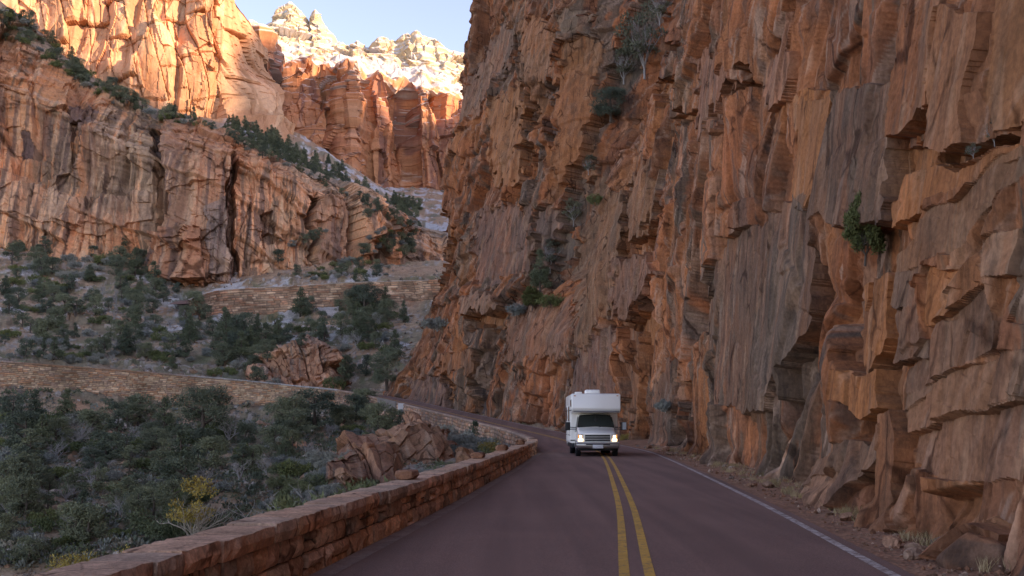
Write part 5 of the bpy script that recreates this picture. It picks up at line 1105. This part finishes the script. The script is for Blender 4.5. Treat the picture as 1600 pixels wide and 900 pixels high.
for x in (-1.08, 1.08):
    b = MB(); b.box(x - .05, x + .05, .262, .30, 3.02, 3.06); b.build('marker_lamp', redm, body, .006)
for y0, y1, z0, z1 in ((.62, 1.5, 2.5, 2.86), (2.9, 4.1, 1.75, 2.55), (5.2, 6.4, 1.75, 2.55)):
    b = MB(); b.box(-1.256, -1.236, y0, y1, z0, z1); wf = b.build('window', blackp, rv, .01); b = MB(); b.box(-1.264, -1.25, y0 + .05, y1 - .05, z0 + .05, z1 - .05); b.build('pane', glass, wf)
    b = MB(); b.box(1.236, 1.256, y0, y1, z0, z1); wf = b.build('window', blackp, rv, .01); b = MB(); b.box(1.25, 1.264, y0 + .05, y1 - .05, z0 + .05, z1 - .05); b.build('pane', glass, wf)
b = MB(); b.box(-1.27, -1.235, 4.3, 5.0, .72, 2.62); dr = b.build('door', paint, rv, .015); b = MB(); b.box(-1.285, -1.262, 4.45, 4.85, 1.9, 2.4); b.build('window', glass, dr, .01); b = MB(); b.box(-1.30, -1.26, 4.36, 4.42, 1.45, 1.6); b.build('handle', blackp, dr)
for y0, y1 in ((2.3, 3.1), (3.35, 4.1), (5.3, 6.5)):
    b = MB(); b.box(-1.252, -1.236, y0, y1, .72, .98); b.build('storage_hatch', paint, rv, .008)
b = MB(); b.add([(-1.2455, 2.1, 1.5), (-1.2455, 7.0, 1.15), (-1.2455, 7.0, 1.32), (-1.2455, 2.1, 1.58)], [(0, 1, 2, 3)]); b.add([(1.2455, 2.1, 1.5), (1.2455, 7.0, 1.15), (1.2455, 7.0, 1.32), (1.2455, 2.1, 1.58)], [(0, 3, 2, 1)]); b.build('side_stripe', greyt, rv)
b = MB(); b.box(-.38, .42, 3.0, 4.0, 3.15, 3.44); b.build('air_conditioner', paint, rv, .08, 3)
b = MB(); b.box(-1.02, -.65, 1.3, 1.75, 3.15, 3.27); b.build('roof_vent', paint, rv, .03); b = MB(); b.box(.62, .96, 4.9, 5.3, 3.15, 3.25); b.build('roof_vent', paint, rv, .03)
# cab: lofted sections (y, halfwidth low, halfwidth mid, halfwidth top, zbot, zmid, ztop)
secs = [(-.42, .90, .93, .86, .52, .80, 1.10), (-.30, .99, 1.0, .93, .46, .84, 1.17), (0.2, 1.02, 1.02, .94, .46, .95, 1.30), (.62, 1.02, 1.02, .95, .46, 1.02, 1.38), (.74, 1.02, 1.02, .95, .46, 1.05, 1.42), (1.42, 1.02, 1.0, .83, .46, 1.34, 2.06), (2.0, 1.02, 1.0, .84, .46, 1.36, 2.19)]
V = []
for y, wl, wm, wt, zb, zm, zt in secs:
    V += [(-wl, y, zb), (-wm, y, zm), (-wt, y, zt - .06), (-wt * .85, y, zt), (0, y, zt + .03), (wt * .85, y, zt), (wt, y, zt - .06), (wm, y, zm), (wl, y, zb)]
F = []
for i in range(len(secs) - 1):
    for k in range(8): F.append((i * 9 + k, i * 9 + k + 1, (i + 1) * 9 + k + 1, (i + 1) * 9 + k))
    F.append(((i + 1) * 9, (i + 1) * 9 + 8, i * 9 + 8, i * 9))
F.append(tuple(range(8, -1, -1))); b = MB(); b.add(V, F); cab = b.build('cab', paint2, rv, .03, 2)
# windscreen just proud of the slope between (.74,1.42) and (1.42,2.06)
def slope(y): return 1.42 + (y - .74) * (.64 / .68)
wsv = []
for y, wd in ((.775, .93), (1.40, .80)):
    z = slope(y)
    for x, k in ((-wd, -.02), (-wd * .6, .012), (0, .038), (wd * .6, .012), (wd, -.02)): wsv.append((x, y - .035, z + k + .02))
b = MB(); b.add(wsv, [(i, i + 1, i + 6, i + 5) for i in range(4)]); wsc = b.build('windshield', glass, rv)
sm = wsc.modifiers.new('thick', 'SOLIDIFY'); sm.thickness = .02
b = MB(); pp = [Vector(v) + Vector((0, -.012, .012)) for v in wsv]
for a_, c_ in ((0, 4), (5, 9), (0, 5), (4, 9)):
    b.tube([pp[a_], pp[a_ + 2], pp[c_]] if a_ in (0, 5) and c_ in (4, 9) and c_ - a_ == 4 else [pp[a_], pp[c_]], .016, 5)
b.build('window_seal', blackp, wsc)
for s_ in (-1, 1):
    b = MB(); b.tube([(.45 * s_ - .3, .72, 1.46), (.45 * s_, .80, 1.53), (.45 * s_ + .35, .86, 1.585)], .011, 4); b.build('wiper', blackp, wsc)
b = MB(); b.box(-.05, .05, .98, 1.0, 1.70, 1.95); b.build('rear_view_mirror', blackp, wsc)
for s_ in (-1, 1):
    b = MB(); b.add([(s_ * 1.018, .98, 1.22), (s_ * 1.018, 1.9, 1.22), (s_ * .875, 1.9, 1.98), (s_ * .875, 1.36, 1.98)], [(0, 1, 2, 3) if s_ < 0 else (3, 2, 1, 0)]); w_ = b.build('side_window', glass, rv); m_ = w_.modifiers.new('thick', 'SOLIDIFY'); m_.thickness = .012
# grille
b = MB(); b.box(-.66, .66, -.46, -.36, .74, 1.10); gr = b.build('grille', blackp, rv, .02)
b = MB()
for z in (.755, .862, .972, 1.082): b.box(-.66, .66, -.49, -.44, z, z + .022)
for x in (-.655, .655): b.box(x - .025, x + .025, -.49, -.44, .76, 1.10)
b.build('grille_bar', chrome, gr, .006)
b = MB(); b.box(-.66, .66, -.462, -.40, 1.105, 1.16); b.build('grille_surround', paint2, gr, .01)
for s_ in (-1, 1):
    b = MB(); b.box(min(s_ * .70, s_ * .985), max(s_ * .70, s_ * .985), -.44, -.28, .74, 1.12); hl = b.build('headlight', lens, rv, .03)
    b = MB(); b.box(min(s_ * .72, s_ * .965), max(s_ * .72, s_ * .965), -.455, -.42, .765, .90); b.build('lamp', lampw, hl, .02)
    b = MB(); b.box(min(s_ * .78, s_ * .91), max(s_ * .78, s_ * .91), -.455, -.42, .935, 1.06); b.build('lamp', lampw, hl, .03)
    b = MB(); b.box(min(s_ * .93, s_ * .98), max(s_ * .93, s_ * .98), -.452, -.36, .93, 1.10); b.build('turn_signal', amber, hl, .01)
b = MB(); b.prism([(-.58, .42), (-.62, .50), (-.62, .64), (-.56, .70), (-.30, .71), (-.30, .42)], -1.06, 1.06); bu = b.build('bumper', silver, rv, .03, 3)
b = MB(); b.box(-.60, .60, -.632, -.60, .585, .64); b.build('air_intake', blackp, bu); b = MB(); b.box(-1.07, 1.07, -.60, -.32, .70, .735); b.build('bumper_trim', chrome, bu, .01)
b = MB(); b.box(-.26, .26, -.65, -.63, .42, .60); b.build('number_plate', platem, rv, .008)
b = MB(); b.box(-.95, .95, -.30, 1.9, .30, .46); b.build('underbody', blackp, rv, .02)
b = MB(); b.box(-1.15, 1.15, 2.0, 7.0, .38, .63); b.build('skirt_frame', blackp, rv, .01)
for s_ in (-1, 1):
    b = MB(); b.box(min(s_ * 1.30, s_ * 1.56), max(s_ * 1.30, s_ * 1.56), .70, .80, 1.30, 1.72); mr = b.build('side_mirror', blackp, rv, .03)
    b = MB(); b.tube([(s_ * 1.0, .95, 1.36), (s_ * 1.32, .78, 1.36)], .022, 6); b.tube([(s_ * 1.0, .95, 1.44), (s_ * 1.32, .78, 1.46)], .022, 6); b.build('mirror_arm', blackp, mr)
    if s_ > 0:
        b = MB(); b.box(1.35, 1.56, .802, .812, 1.33, 1.69); b.build('mirror_glass', chrome, mr)
        b = MB(); b.box(1.36, 1.55, .692, .702, 1.34, 1.70); b.build('mirror_back', mat('grey_shell', (.30, .32, .34), .4), mr)
    b = MB(); b.tube([(s_ * .90, -.30, .62), (s_ * .90, .62, .62)], .0, 3)
def wheel(x, y, r_=.40, w_=.24):
    b = MB(); prof = [(-w_ / 2, r_ * .62), (-w_ / 2, r_ * .93), (-w_ / 2 + .03, r_), (w_ / 2 - .03, r_), (w_ / 2, r_ * .93), (w_ / 2, r_ * .62)]; n = 28
    V = [(px_, math.cos(6.28318 * k / n) * rr_, math.sin(6.28318 * k / n) * rr_) for px_, rr_ in prof for k in range(n)]
    b.add(V, [(i * n + k, i * n + (k + 1) % n, ((i + 1) % 6) * n + (k + 1) % n, ((i + 1) % 6) * n + k) for i in range(6) for k in range(n)], True)
    wo = empty('wheel', (x, y, r_), None, None); wo.parent = rv; b.build('tyre', rubber, wo)
    b = MB(); b.tube([(-w_ / 2 + .03, 0, 0), (w_ / 2 - .03, 0, 0)], r_ * .63, 20); b.tube([(-w_ / 2, 0, 0), (w_ / 2, 0, 0)], r_ * .2, 10); b.build('rim', rim_m, wo); return wo
for x in (-.93, .93): wheel(x, .42)
for x in (-.98, .98): wheel(x, 5.35)
for x in (-.72, .72): wheel(x, 5.35)
b = MB(); b.box(-1.2, 1.2, 7.2, 7.32, .45, .62); b.build('rear_bumper', silver, rv, .02)
b = MB(); b.tube([(1.23, 1.96, .70), (1.23, 1.96, 2.16)], .0, 3)
print('plants', count)
